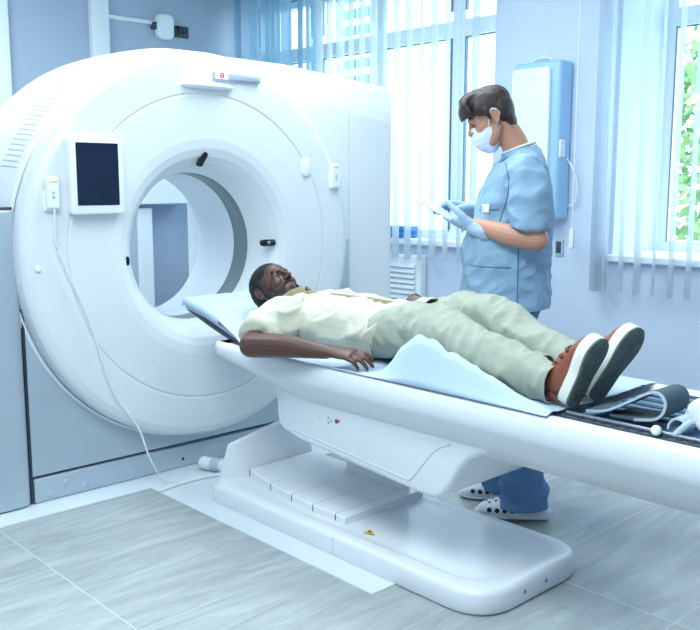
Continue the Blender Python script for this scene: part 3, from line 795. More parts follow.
def ribbon(path, y0, y1, th):
    P = cat_rom(np.array(path, float), 6); T = np.gradient(P, axis=0); T /= np.linalg.norm(T, axis=1, keepdims=True)
    Nn = np.stack([-T[:, 1], T[:, 0]], 1)
    R = [[(p[0] + n[0] * th, y0, p[1] + n[1] * th), (p[0] + n[0] * th, y1, p[1] + n[1] * th), (p[0] - n[0] * th, y1, p[1] - n[1] * th), (p[0] - n[0] * th, y0, p[1] - n[1] * th)] for p, n in zip(P, Nn)]
    return fixed(loft(R))
t = thing('strap', 'slate grey fabric strap folded in a loop below the shoe soles', 'strap', (2.3, -0.15, 0.69))
link('band', ribbon([(2.16, 0.703), (2.22, 0.715), (2.28, 0.748), (2.335, 0.781), (2.365, 0.784), (2.382, 0.765), (2.376, 0.735), (2.352, 0.716), (2.30, 0.706), (2.23, 0.7035)], -0.205, -0.085, 0.0028), M['strap'], t, angle=60)
link('hem', ribbon([(2.16, 0.703), (2.22, 0.715), (2.28, 0.748), (2.335, 0.781), (2.365, 0.784), (2.382, 0.765), (2.376, 0.735), (2.352, 0.716), (2.30, 0.706)], -0.2085, -0.2045, 0.0034), M['greybar'], t, angle=60)
link('white_tag', ribbon([(2.405, 0.70), (2.408, 0.72), (2.416, 0.742)], -0.16, -0.13, 0.0015), M['paper'], t, angle=60)
t = thing('strap', 'slate grey fabric strap rolled up beside the white lever', 'strap', (2.4, -0.15, 0.69))
link('band', ribbon([(2.396, 0.702), (2.398, 0.716), (2.412, 0.731), (2.432, 0.729), (2.440, 0.712), (2.430, 0.7005), (2.416, 0.700)], -0.215, -0.10, 0.0026), M['pad'], t, angle=60)
t = thing('cover_cloth', 'pale blue folded cloth lying at the right end of the table', 'cloth', (2.6, 0, 0.70))
def cloth_fold():
    def f(u, v):
        x = 2.42 + 0.5 * u; y = -0.11 + 0.31 * v
        e = min(sm(0, 0.12, u), sm(0, 0.08, 1 - u), sm(0, 0.15, v), sm(0, 0.15, 1 - v))
        return (x + 0.008 * noise.noise(Vector((0, y * 12, 3))), y, 0.697 + e * (0.050 + 0.018 * noise.noise(Vector((x * 7, y * 9, 1))) + 0.008 * ridge((x, y * 1.5, 4), 11)))
    return shell_of(mesh_of(grid(f, 40, 30)), 0.002)
link('cloth', cloth_fold(), M['sheet'], t, angle=50)
t = thing('clamp_lever', 'white paddle lever on a thin stem at the right end of the table', 'lever', (2.42, -0.225, 0.69))
link('stem', mesh_of(tube([(2.425, -0.232, 0.698), (2.452, -0.222, 0.728), (2.475, -0.216, 0.742)], [0.008, 0.009, 0.010], n=12)), M['greybar'], t)
link('paddle', fuse([tube([(2.468, -0.214, 0.772), (2.500, -0.212, 0.740), (2.545, -0.210, 0.715)], [(0.018, 0.030), (0.020, 0.036), (0.018, 0.034)], ref=(0, 1, 0), n=18)], 0.003, 6), M['shell2'], t)

# ================================================================== FIGURES
def nrm(v): v = np.array(v, float); return v / np.linalg.norm(v)
def rot(v, ax, ang):
    v = np.array(v, float); ax = nrm(ax); c, s_ = math.cos(ang), math.sin(ang)
    return v * c + np.cross(ax, v) * s_ + ax * (ax @ v) * (1 - c)
class Frame:
    def __init__(s, c, F, U, k=(1, 1, 1)):
        s.c = np.array(c, float); s.F = nrm(F); U = np.array(U, float)
        s.U = nrm(U - (U @ s.F) * s.F); s.S = np.cross(s.U, s.F)      # S = the figure's left
        s.k = k
    def __call__(s, f, l, u): return s.c + s.F * f * s.k[0] + s.S * l * s.k[1] + s.U * u * s.k[2]
    def ell(s, c, r, **k): return ellipsoid(s(*c), [a * b for a, b in zip(r, s.k)], (s.F, s.S, s.U), **k)
    def tube(s, pts, rad, ref=None, **k): return tube([s(*p) for p in pts], rad, ref=s.U if ref is None else ref, **k)

def head_parts(h):
    P = [h.ell((-0.012, 0, 0.030), (0.098, 0.075, 0.088)), h.ell((0.026, 0, -0.035), (0.060, 0.058, 0.085)),
         h.ell((0.058, 0, -0.098), (0.026, 0.030, 0.022)), h.ell((0.045, 0, 0.045), (0.046, 0.055, 0.042)),
         h.tube([(0.082, -0.032, 0.020), (0.090, 0, 0.022), (0.082, 0.032, 0.020)], [0.009, 0.010, 0.009], n=10),
         h.tube([(0.086, 0, 0.016), (0.097, 0, -0.006), (0.108, 0, -0.028)], [0.007, 0.009, 0.012], n=10),
         h.ell((0.095, 0.012, -0.032), (0.011, 0.008, 0.008)), h.ell((0.095, -0.012, -0.032), (0.011, 0.008, 0.008)),
         h.tube([(0.072, -0.026, -0.062), (0.086, 0, -0.058), (0.072, 0.026, -0.062)], [0.006, 0.009, 0.006], n=10),
         h.tube([(0.070, -0.022, -0.073), (0.083, 0, -0.072), (0.070, 0.022, -0.073)], [0.006, 0.009, 0.006], n=10)]
    for q in (1, -1):
        P += [h.ell((0.052, 0.034 * q, -0.026), (0.033, 0.026, 0.028)),
              h.tube([(0.0, 0.054 * q, -0.052), (0.03, 0.046 * q, -0.085), (0.060, 0.016 * q, -0.102)], [0.022, 0.020, 0.018], n=10),
              h.ell((0.072, 0.031 * q, 0.004), (0.014, 0.017, 0.010)),
              # ear
              ellipsoid(h(-0.012, 0.077 * q, -0.006), (0.016, 0.005, 0.028), (nrm(h.F + 0.0 * h.U), nrm(h.S * q - 0.35 * h.F), nrm(h.U - 0.15 * h.F))),
              h.tube([(0.002, 0.077 * q, -0.008), (0.003, 0.080 * q, 0.012), (-0.010, 0.085 * q, 0.022), (-0.025, 0.087 * q, 0.008), (-0.020, 0.083 * q, -0.022), (-0.006, 0.079 * q, -0.034)], [0.003, 0.0042, 0.0046, 0.0046, 0.0042, 0.006], n=8)]
    return P
def eyes(h, parent, iris_dir=(1, 0, 0), m_='eye'):
    for q in (1, -1):
        c = h(0.0745, 0.031 * q, 0.003)
        e = link('eye', mesh_of(ellipsoid(c, (0.0115, 0.0125, 0.0060), (h.F, h.S, h.U), 16, 12)), M[m_], parent)
        d = nrm(h.F * iris_dir[0] + h.S * iris_dir[1] + h.U * iris_dir[2])
        link('iris', mesh_of(ellipsoid(c + d * 0.0082, (0.004, 0.0056, 0.0052), (d, nrm(np.cross(h.U, d)), h.U), 12, 8)), M['iris'], e)
        bt = [h(0.083, 0.012 * q, 0.021), h(0.0875, 0.026 * q, 0.0285), h(0.075, 0.046 * q, 0.022)]
        yield tube(bt, [0.003, 0.004, 0.002], n=8)
def hand_parts(W, D, N, T, curl, thumb=0.3, sc=1.0, g=0.0, spread=0.06):
    """W wrist, D towards fingers, N palm normal (palm side), T thumb side"""
    W = np.array(W, float); D = nrm(D); N = nrm(np.array(N) - (np.array(N) @ D) * D); T = nrm(T - (np.array(T) @ D) * D - (np.array(T) @ N) * N)
    k = sc; P = []
    pt = lambda d, t, n_: W + D * d * k + T * t * k + N * n_ * k
    P.append(tube([pt(-0.01, 0, 0), pt(0.03, 0.0, 0.0), pt(0.065, 0.0, 0.002), pt(0.088, 0.0, 0.003)], [((0.024 + g), (0.019 + g)), (0.033 + g, 0.0165 + g), (0.0395 + g, 0.014 + g), (0.037 + g, 0.011 + g)], ref=T, n=16))
    P.append(ellipsoid(pt(0.035, 0.024, 0.008), (0.034 * k + g, 0.018 * k + g, 0.016 * k + g), (D, T, N)))
    for i, (t, d0, L) in enumerate(((0.029, 0.086, 0.074), (0.010, 0.091, 0.082), (-0.010, 0.088, 0.076), (-0.029, 0.080, 0.060))):
        c = curl[i] if not np.isscalar(curl) else curl
        ang = -spread * (1.5 - i); d = rot(D, N, 0); d = nrm(D + T * (0.0 + spread * (1.5 - i)))
        p = pt(d0 - 0.012, t, 0.001); pts = [p]
        ax = np.cross(d, N); a = 0
        for m, (fr, ca) in enumerate(((0.45, 0.75), (0.32, 1.0), (0.23, 0.7))):
            a += c * ca
            dd = rot(d, ax, a)
            pts.append(pts[-1] + dd * (L * fr + (0.012 if m == 0 else 0)) * k)
        r = np.array([0.0092, 0.0086, 0.0078, 0.0066]) * k * (0.88 if i == 3 else 1) + g
        P.append(tube(pts, list(r), ref=N, n=10, sub=3))
    p0 = pt(0.022, 0.022, 0.006); d1 = nrm(D * 0.62 + T * 0.72 + N * thumb); d2 = nrm(D * 0.9 + T * 0.35 + N * (thumb + 0.1))
    P.append(tube([p0, p0 + d1 * 0.040 * k, p0 + d1 * 0.040 * k + d2 * 0.032 * k, p0 + d1 * 0.040 * k + d2 * 0.058 * k], [0.0135 * k + g, 0.0115 * k + g, 0.0095 * k + g, 0.0072 * k + g], ref=N, n=10))
    return P
from mathutils.bvhtree import BVHTree
def bvh_of(me): return BVHTree.FromPolygons([v.co.copy() for v in me.vertices], [tuple(p.vertices) for p in me.polygons])
def disc_on(b, org, d, r, lift=0.0006, n=12, rim=0.0):
    loc, no, _, _ = b.ray_cast(Vector(org), Vector(d).normalized())
    if loc is None: return None
    a = no.orthogonal().normalized(); c = no.cross(a)
    ring = [loc + no * lift + (a * math.cos(t) + c * math.sin(t)) * r for t in np.arange(n) * 2 * PI / n]
    ring0 = [p - no * 0.004 for p in ring]
    return loft([ring0, ring])
def clothfold(sc, amp, fine=0.0012, stretch=(1, 1, 1)):
    sx = Vector(stretch)
    def f(co, no):
        q = Vector((co.x * sx.x, co.y * sx.y, co.z * sx.z))
        return amp * (ridge(q, sc) - 0.3) * 0.6 + amp * 0.6 * noise.noise(q * sc * 2.1) + fine * noise.noise(co * 60)
    return f

# ------------------------------------------------------------------ the nurse
NR = np.array((1.30, 0.52, 0.0)); NF = np.array((-0.8, -0.6, 0)); NL = np.array((0.6, -0.8, 0)); NZ = np.array((0, 0, 1.0))
def nw(f, l, z): return NR + NF * f + NL * l + NZ * z
nurse = thing('person', 'standing nurse in blue scrubs, white face mask and gloves reading a tablet', 'person', tuple(NR))
pitch = math.radians(24)
hF = NF * math.cos(pitch) - NZ * math.sin(pitch); hU = NF * math.sin(pitch) + NZ * math.cos(pitch)
hF = rot(hF, NZ, math.radians(6))
hd = Frame(nw(0.038, 0.0, 1.555), hF, hU, (0.88, 0.94, 0.95))
torso = [((-0.035, 0.84), (0.165, 0.195)), ((-0.030, 0.95), (0.163, 0.190)), ((-0.032, 1.05), (0.163, 0.184)), ((-0.052, 1.15), (0.150, 0.178)), ((-0.064, 1.25), (0.136, 0.182)),
         ((-0.075, 1.33), (0.112, 0.186)), ((-0.080, 1.385), (0.085, 0.165)), ((-0.072, 1.425), (0.062, 0.095))]
def torso_tube(grow, a=0, b=None):
    T = torso[a:b]
    return tube([nw(c[0], 0, c[1]) for c, r in T], [(r[0] + grow, r[1] + grow) for c, r in T], ref=NF, n=28, sub=5)
armL = [(-0.085, 0.150, 1.365), (-0.110, 0.205, 1.26), (-0.140, 0.232, 1.105), (-0.04, 0.205, 1.12), (0.075, 0.130, 1.152)]
armR = [(-0.085, -0.150, 1.365), (-0.100, -0.205, 1.26), (-0.120, -0.225, 1.105), (-0.01, -0.18, 1.13), (0.105, -0.10, 1.175)]
handL = dict(W=nw(0.088, 0.122, 1.143), D=nrm(NF * 0.86 - NL * 0.36 + NZ * 0.20), N=nrm(-NL * 0.35 + NZ * 0.9 - NF * 0.2), T=nrm(NL * 0.6 + NZ * 0.4 + NF * 0.3))
handL['T'] = NL
handR = dict(W=nw(0.110, -0.098, 1.205), D=nrm(NF * 0.85 + NL * 0.40 + NZ * 0.22), N=nrm(-NZ * 0.9 + NL * 0.3), T=NL)
legL = [(-0.055, 0.088, 0.86), (-0.06, 0.095, 0.62), (-0.078, 0.085, 0.47), (-0.112, 0.078, 0.25), (-0.122, 0.072, 0.07)]
legR = [(-0.045, -0.088, 0.86), (-0.03, -0.095, 0.62), (-0.030, -0.105, 0.47), (-0.042, -0.120, 0.25), (-0.050, -0.132, 0.07)]
body = head_parts(hd)
body += [tube([hd(-0.025, 0, -0.055), hd(-0.045, 0, -0.11), nw(-0.072, 0, 1.40), nw(-0.075, 0, 1.34)], [0.052, 0.050, 0.056, 0.07], ref=NF, n=18), torso_tube(-0.040)]
for A in (armL, armR):
    body.append(tube([nw(*p) for p in A[:3]], [0.050, 0.046, 0.038], ref=NF))
    body.append(tube([nw(*p) for p in A[2:]], [0.040, 0.040, 0.026], ref=NZ))
body += hand_parts(curl=[0.25, 0.3, 0.3, 0.35], **handL) + hand_parts(curl=[0.3, 0.35, 0.4, 0.45], **handR)
for Lg in (legL, legR):
    body.append(tube([nw(*p) for p in Lg], [0.085, 0.072, 0.058, 0.050, 0.038], ref=NF))
    body.append(tube([nw(Lg[4][0] - 0.03, Lg[4][1], 0.045), nw(Lg[4][0] + 0.12, Lg[4][1], 0.035)], [0.030, 0.026], ref=NZ))
link('body', fuse(body, 0.0042, 3), M['skin'], nurse)
brows = list(eyes(hd, nurse, (0.9, 0.1, -0.25)))
link('eyebrows', mesh_of(join(*brows)), M['hair'], nurse)
# hair
hp = [hd.ell((-0.006, 0, 0.058), (0.104, 0.082, 0.068)), hd.ell((-0.046, 0, 0.022), (0.064, 0.077, 0.082)), hd.ell((-0.058, 0, -0.035), (0.040, 0.054, 0.055))]
for q in (1, -1):
    hp += [hd.ell((0.014, 0.070 * q, 0.042), (0.056, 0.013, 0.036)), hd.tube([(0.016, 0.077 * q, 0.03), (0.016, 0.075 * q, -0.012)], [0.012, 0.005], n=8),
           hd.ell((-0.044, 0.060 * q, 0.015), (0.036, 0.020, 0.05))]
hp.append(hd.ell((0.040, -0.005, 0.100), (0.066, 0.062, 0.028)))
for k in range(13):
    l = -0.040 + 0.009 * k
    hp.append(hd.tube([(0.045, l * 0.5 - 0.02, 0.108), (0.088, l * 0.8, 0.088), (0.110 - 3.0 * max(0, l - 0.02) ** 1.6, l + 0.004, 0.060 - 0.08 * l), (0.121 - 4.0 * max(0, l - 0.01) ** 1.6, l + 0.012, 0.030 - 0.05 * l)], [0.016, 0.015, 0.011, 0.003], n=10))
hair = fuse(hp, 0.0036, 7)
displace(hair, lambda co, no: 0.0018 * noise.noise(Vector(((co - Vector(hd.c)).dot(Vector(hd.F)) * 22, (co - Vector(hd.c)).dot(Vector(hd.S)) * 95, (co - Vector(hd.c)).dot(Vector(hd.U)) * 30))))
link('hair', hair, M['hair'], nurse)
# mask
mk = fuse([hd.ell((0.050, 0, -0.068), (0.064, 0.058, 0.060)), hd.ell((0.034, 0, -0.058), (0.062, 0.067, 0.050)), hd.ell((0.072, 0, -0.026), (0.038, 0.022, 0.025)), hd.ell((0.050, 0, -0.104), (0.038, 0.046, 0.030))], 0.0035, 6)
cut(mk, [(hd(0.010, 0, -0.06), -hd.F + hd.U * 0.12, 0.3), (hd(0.09, 0, -0.010), hd.U * 1.0 - hd.F * 0.25, 0.3)])
displace(mk, lambda co, no: 0.0009 * math.sin((co - Vector(hd.c)).dot(Vector(hd.U)) * 300) * (1 if (co - Vector(hd.c)).dot(Vector(hd.F)) > 0.03 else 0))
link('face_mask', mk, M['mask'], nurse)
for q in (1, -1):
    link('mask_loop', mesh_of(hd.tube([(0.030, 0.066 * q, -0.030), (0.012, 0.076 * q, 0.005), (-0.006, 0.088 * q, 0.024), (-0.030, 0.086 * q, 0.0), (-0.014, 0.078 * q, -0.030), (0.005, 0.070 * q, -0.060), (0.030, 0.060 * q, -0.084)], 0.0022, n=6)), M['mask'], nurse)
link('earring', mesh_of(ellipsoid(hd(-0.006, 0.083, -0.042), (0.004, 0.004, 0.004))), M['chrome'], nurse)
# scrub top with short sleeves
top = [torso_tube(0.0)]
for A in (armL, armR):
    q = 1 if A[0][1] > 0 else -1
    top.append(tube([nw(A[0][0], A[0][1] - 0.03 * q, A[0][2] - 0.005), nw(A[0][0] - 0.005, A[0][1] + 0.02 * q, 1.33), nw(A[1][0], A[1][1] + 0.0 * q, 1.26), nw(-0.112, A[1][1] + 0.012 * q, 1.142)], [0.062, 0.072, 0.071, 0.069], ref=NF, n=20, flat=True))
st = fuse(top, 0.0048, 6)
def nfold(co, no):
    z = co.z; v = 0.0
    q = Vector((co.x * 0.9, co.y * 0.9, co.z * 1.7))
    v += 0.010 * sm(1.28, 1.0, z) * 0.7 * (ridge(q + Vector((0, 0, 3)), 4.2) - 0.2)
    v += 0.008 * (ridge(Vector((co.x + co.z * 0.5, co.y, co.z * 1.3)), 8.5) - 0.2) + 0.005 * ridge(Vector((co.x - co.z * 0.9, co.y, co.z)), 14) + 0.004 * noise.noise(co * 22)
    return v
displace(st, nfold)
cut(st, [(nw(0, 0, 0.835), (0, 0, -1), 0.6), (nw(-0.065, 0, 1.432), (0.0, 0, 1) + NF * 0.25, 0.14)])
st_b = bvh_of(st)
st = shell_of(st, 0.003)
stt = link('scrub_top', st, M['scrub'], nurse)
def along(bv, pts, d, r, off=0.001, n=6):
    P = []
    for p in pts:
        loc, no, _, _ = bv.ray_cast(Vector(p) + Vector(d) * -0.5, Vector(d))
        if loc is not None: P.append(np.array(loc + no * off))
    return tube(P, r, n=n, sub=2) if len(P) > 2 else None
def seam(name, pts, d, r, m, parent):
    v = along(st_b, pts, d, r)
    if v: link(name, mesh_of(v), m, parent)
toC = nrm(np.array((-0.63, 0.77, 0)))         # from the near side into the figure
seam('side_seam', [nw(-0.075, 0.0, z) for z in np.linspace(0.84, 1.12, 12)], -NL, 0.0022, M['scrubdark'], stt)
seam('sleeve_seam', [nw(-0.015 - 0.02 * math.sin((z - 1.2) * 16), 0.0, z) for z in np.linspace(1.15, 1.38, 12)], -NL, 0.0018, M['scrubdark'], stt)
seam('pocket_edge', [nw(f, 0.0, 1.21 - 0.10 * (f - 0.02)) for f in np.linspace(0.0, 0.07, 8)], -NL, 0.0022, M['scrubdark'], stt)
seam('lower_pocket_edge', [nw(f, 0.0, 1.0) for f in np.linspace(-0.05, 0.10, 10)], -NL, 0.002, M['scrubdark'], stt)
loc, no, _, _ = st_b.ray_cast(Vector(nw(0.045, 0.6, 1.215)), Vector(-NL))
if loc:
    bd = Frame(np.array(loc) + np.array(no) * 0.004, np.array(no), NZ)
    me = fixed(box_vf(-0.002, 0.002, -0.028, 0.028, -0.015, 0.015)); me.transform(Matrix(((bd.F[0], bd.S[0], bd.U[0], bd.c[0]), (bd.F[1], bd.S[1], bd.U[1], bd.c[1]), (bd.F[2], bd.S[2], bd.U[2], bd.c[2]), (0, 0, 0, 1))))
    bdo = link('name_badge', me, M['paper'], stt, smooth=False)
    me = fixed(box_vf(0.002, 0.0026, -0.026, -0.010, -0.010, 0.006)); me.transform(Matrix(((bd.F[0], bd.S[0], bd.U[0], bd.c[0]), (bd.F[1], bd.S[1], bd.U[1], bd.c[1]), (bd.F[2], bd.S[2], bd.U[2], bd.c[2]), (0, 0, 0, 1))))
    link('badge_photo', me, M['greybar'], bdo, smooth=False)
# white t-shirt neck, v-neck trim
ring = lambda z0, tilt, ra, rb, f0: [nw(f0 + ra * math.cos(t), rb * math.sin(t), z0 + tilt * math.cos(t)) for t in np.linspace(0, 2 * PI, 25)]
link('undershirt_collar', mesh_of(tube(ring(1.438, -0.022, 0.061, 0.063, -0.066), 0.0062, n=8, sub=1)), M['tee'], nurse)
link('neck_trim', mesh_of(join(tube([nw(-0.115, 0.060, 1.432), nw(-0.06, 0.082, 1.418), nw(0.0, 0.055, 1.380), nw(0.035, 0.0, 1.325)], 0.0065, n=8), tube([nw(-0.115, -0.060, 1.432), nw(-0.06, -0.082, 1.418), nw(0.0, -0.055, 1.380), nw(0.035, 0.0, 1.325)], 0.0065, n=8))), M['scrubdark'], nurse)
# trousers
pr = [tube([nw(-0.045, 0, 0.96), nw(-0.048, 0, 0.86), nw(-0.05, 0, 0.79)], [(0.132, 0.155), (0.132, 0.158), (0.11, 0.15)], ref=NF, n=24)]
for Lg in (legL, legR):
    pr.append(tube([nw(*p) for p in Lg[:4]] + [nw(Lg[4][0], Lg[4][1], 0.13), nw(Lg[4][0] - 0.004, Lg[4][1], 0.02)], [0.094, 0.088, 0.080, 0.082, 0.092, 0.094], ref=NF, n=20))
tro = fuse(pr, 0.005, 5)
displace(tro, lambda co, no: (0.016 if co.z < 0.35 else 0.003) * (ridge((co.x, co.y, co.z * 2.2), 5.5) - 0.3) + 0.004 * noise.noise(co * 26))
cut(tro, [(nw(0, 0, 0.048), (NF * -0.05 - NZ), 0.4)])
link('trousers', shell_of(tro, 0.003), M['jeans'], nurse)
# clogs
def clog(cf, cl, parent):
    sec = [(-0.112, 0.026, 0.028), (-0.09, 0.034, 0.037), (-0.04, 0.040, 0.042), (0.02, 0.042, 0.050), (0.08, 0.036, 0.054), (0.125, 0.026, 0.046), (0.148, 0.016, 0.028)]
    me = fuse([tube([nw(cf + a, cl, h * 1.02) for a, h, w_ in sec], [(h, w_) for a, h, w_ in sec], ref=NZ, n=24),
               tube([nw(cf + a, cl, 0.012) for a, h, w_ in sec], [(0.012, w_ + 0.004) for a, h, w_ in sec], ref=NZ, n=24)], 0.003, 4)
    for v in me.vertices: v.co.z = max(v.co.z, 0.002)
    me.update(); bv = bvh_of(me)
    c = link('clog', me, M['croc'], parent)
    ds = []
    for a in (0.015, 0.045, 0.075, 0.105):
        for q in (1, -1):
            ds.append(disc_on(bv, nw(cf + a, cl + 0.2 * q, 0.040), -NL * q, 0.0095))
    for a in (0.03, 0.055, 0.08, 0.105):
        for l in (-0.022, 0.0, 0.022): ds.append(disc_on(bv, nw(cf + a + (0.012 if l == 0 else 0), cl + l, 0.3), -NZ, 0.0055))
    link('vent_holes', mesh_of(join(*[d for d in ds if d])), M['hole'], c, smooth=False)
clog(-0.097, 0.072, nurse); clog(-0.025, -0.132, nurse)
# gloves
for hname, H, cu in (('L', handL, [0.25, 0.3, 0.3, 0.35]), ('R', handR, [0.3, 0.35, 0.4, 0.45])):
    Wv, Dv = np.array(H['W']), nrm(H['D'])
    A = armL if hname == 'L' else armR
    back = nrm(nw(*A[3]) - nw(*A[4]))
    gp = hand_parts(curl=cu, g=0.0024, **H) + [tube([Wv, Wv + back * 0.03, Wv + back * 0.052], [0.031, 0.033, 0.0345], ref=NZ, n=16)]
    me = fuse(gp, 0.0034, 3); displace(me, lambda co, no: 0.0012 * ridge(co, 38) + 0.0008 * noise.noise(co * 80))
    link('glove', me, M['glove'], nurse)
# tablet, held in both hands
tf = Frame(nw(0.250, 0.010, 1.212), nrm(NF * 0.87 + NZ * 0.48), nrm(NZ * 0.87 - NF * 0.48))
tab = thing('tablet', 'white tablet computer held in the nurse\'s gloved hands', 'tablet', tuple(tf.c))
def in_frame(me, fr):
    me.transform(Matrix([[fr.F[i], fr.S[i], fr.U[i], fr.c[i]] for i in range(3)] + [[0, 0, 0, 1]])); return me
link('case', in_frame(bevelled(prism(hull_round([(-0.086, -0.125), (0.086, -0.125), (0.086, 0.125), (-0.086, 0.125)], 0.012), 2, -0.005, 0.005), 0.003, 2), tf), M['bezel'], tab, angle=50)
link('screen', in_frame(fixed(box_vf(-0.072, 0.072, -0.106, 0.106, 0.005, 0.0058)), tf), M['paper'], tab, smooth=False)

# ------------------------------------------------------------------ the man on the table
man = thing('person', 'bearded man in cream shirt and khaki trousers lying on the scanner table', 'person', (1.2, 0, 0.69))
p = math.radians(35)
mh = Frame((0.566, 0.0, 0.872), (math.sin(p), 0.0, math.cos(p)), (-math.cos(p), 0.0, math.sin(p)))
Zv = np.array((0, 0, 1.0))
mt = [((0.74, 0.792), (0.045, 0.075)), ((0.80, 0.790), (0.075, 0.150)), ((0.90, 0.787), (0.092, 0.172)), ((1.05, 0.784), (0.090, 0.165)), ((1.18, 0.783), (0.088, 0.160)), ((1.28, 0.785), (0.090, 0.166)), ((1.35, 0.788), (0.086, 0.168))]
def mtube(grow, k0=0, k1=None, lift=0.0):
    return tube([(c[0], 0, c[1] + lift) for c, r in mt[k0:k1]], [(r[0] + grow, r[1] + grow) for c, r in mt[k0:k1]], ref=Zv, n=28, sub=5)
marmR = [(0.825, -0.150, 0.805), (0.86, -0.26, 0.782), (0.925, -0.395, 0.738), (1.07, -0.355, 0.750), (1.225, -0.305, 0.745)]
marmL = [(0.825, 0.150, 0.805), (0.90, 0.225, 0.782), (1.02, 0.245, 0.755), (1.14, 0.20, 0.80), (1.25, 0.10, 0.885)]
mlegR = [(1.28, -0.090, 0.785), (1.45, -0.130, 0.828), (1.60, -0.155, 0.842), (1.68, -0.165, 0.828), (1.85, -0.185, 0.790), (2.04, -0.198, 0.762)]
mlegL = [(1.28, 0.090, 0.785), (1.45, 0.090, 0.840), (1.58, 0.070, 0.866), (1.68, 0.058, 0.850), (1.83, 0.025, 0.808), (2.02, -0.025, 0.772)]
mb = head_parts(mh) + [tube([mh(-0.02, 0, -0.05), mh(-0.03, 0, -0.105), (0.72, 0, 0.795), (0.82, 0, 0.79)], [0.058, 0.060, 0.062, 0.07], ref=Zv, n=18), mtube(-0.016)]
mb.append(tube([np.array(q) for q in marmR[:3]], [0.055, 0.050, 0.043], ref=Zv)); mb.append(tube(marmR[2:], [0.044, (0.041, 0.043), (0.0245, 0.030)], ref=Zv))
mb.append(tube(marmL[:3], [0.055, 0.050, 0.043], ref=Zv)); mb.append(tube(marmL[2:], [0.043, 0.040, 0.028], ref=Zv))
mhR = dict(W=(1.235, -0.303, 0.746), D=(0.93, 0.26, 0.045), N=(0.05, 0.28, -0.95), T=(0.25, 0.95, 0.3))
mhR2 = dict(mhR)
mhL = dict(W=(1.255, 0.09, 0.888), D=(0.75, -0.6, 0.05), N=(0, 0, -1), T=(-0.6, -0.75, 0))
mb += hand_parts(curl=[0.36, 0.42, 0.44, 0.46], thumb=0.25, spread=0.03, **mhR) + hand_parts(curl=0.3, **mhL)
for Lg in (mlegR, mlegL):
    mb.append(tube(Lg, [0.080, 0.072, 0.058, 0.055, 0.050, 0.036], ref=Zv))
    mb.append(tube([Lg[5], (Lg[5][0] + 0.045, Lg[5][1], Lg[5][2] - 0.025)], [0.030, 0.024], ref=Zv))
link('body', fuse(mb, 0.0042, 3), M['dskin'], man)
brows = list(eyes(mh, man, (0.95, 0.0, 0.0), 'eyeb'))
link('eyebrows', mesh_of(join(*brows)), M['dhair'], man)
hc = fuse([mh.ell((-0.012, 0, 0.056), (0.0945, 0.0785, 0.0715)), mh.ell((-0.026, 0, 0.03), (0.088, 0.0785, 0.085)), mh.ell((-0.052, 0, 0.0), (0.056, 0.070, 0.072)), mh.ell((-0.055, 0, -0.045), (0.042, 0.052, 0.045))] +
          [mh.tube([(0.012, 0.073 * q, 0.03), (0.012, 0.070 * q, -0.02)], [0.014, 0.008], n=8) for q in (1, -1)], 0.0036, 3)
displace(hc, lambda co, no: 0.0012 * noise.noise(co * 190))
link('hair', hc, M['dhair'], man)
bp = [mh.ell((0.058, 0, -0.104), (0.029, 0.034, 0.024)), mh.ell((0.072, 0, -0.090), (0.014, 0.022, 0.014)), mh.tube([(0.070, -0.034, -0.062), (0.084, -0.018, -0.049), (0.092, 0, -0.047), (0.084, 0.018, -0.049), (0.070, 0.034, -0.062)], [0.006, 0.006, 0.006, 0.006, 0.006], n=8)]
for q in (1, -1):
    bp += [mh.tube([(0.012, 0.070 * q, -0.005), (0.012, 0.061 * q, -0.045), (0.034, 0.049 * q, -0.080), (0.062, 0.018 * q, -0.104)], [0.010, 0.020, 0.0255, 0.023], n=10),
           mh.tube([(0.072, 0.032 * q, -0.055), (0.062, 0.038 * q, -0.078), (0.05, 0.03 * q, -0.10)], [0.008, 0.016, 0.017], n=8)]
bd_ = fuse(bp, 0.0036, 3); displace(bd_, lambda co, no: 0.0014 * noise.noise(co * 180))
link('beard', bd_, M['beard'], man)
lp = [mh.tube([(0.076, -0.019, -0.062), (0.091, 0, -0.059), (0.076, 0.019, -0.062)], [0.002, 0.0048, 0.002], n=8), mh.tube([(0.075, -0.018, -0.071), (0.089, 0, -0.071), (0.075, 0.018, -0.071)], [0.002, 0.005, 0.002], n=8)]
link('lips', mesh_of(join(*lp)), M['lips'], man)
# shirt
sp_ = [mtube(0.006, 1), tube([(0.825, -0.110, 0.803), (0.85, -0.20, 0.795), (0.870, -0.29, 0.776), (0.900, -0.352, 0.757)], [0.078, 0.077, 0.072, 0.068], ref=Zv, n=20, flat=True),
       tube([(0.825, 0.110, 0.803), (0.90, 0.225, 0.784), (1.01, 0.245, 0.758)], [0.078, 0.073, 0.064], ref=Zv, n=20),
       tube([(1.28, 0, 0.788), (1.36, 0, 0.792), (1.43, 0, 0.80)], [(0.103, 0.184), (0.107, 0.196), (0.104, 0.200)], ref=Zv, n=28)]
sh = fuse(sp_, 0.0048, 5)
displace(sh, lambda co, no: 0.015 * (ridge((co.x * 1.0 + co.y * 0.8, co.y * 1.3, co.z * 1.6), 6.5) - 0.35) + 0.010 * ridge((co.x - co.z * 0.8, co.y * 0.7, co.z), 12) + 0.003 * noise.noise(co * 30))
for v in sh.vertices:
    if v.co.x > 0.7 and abs(v.co.y) < 0.40: v.co.z = max(v.co.z, 0.700)
cut(sh, [((1.335, 0, 0.80), (1, 0, -0.70), 0.5)])
sh = shell_of(sh, 0.003)
sht = link('shirt', sh, M['shirt'], man)
sbv = bvh_of(sh)
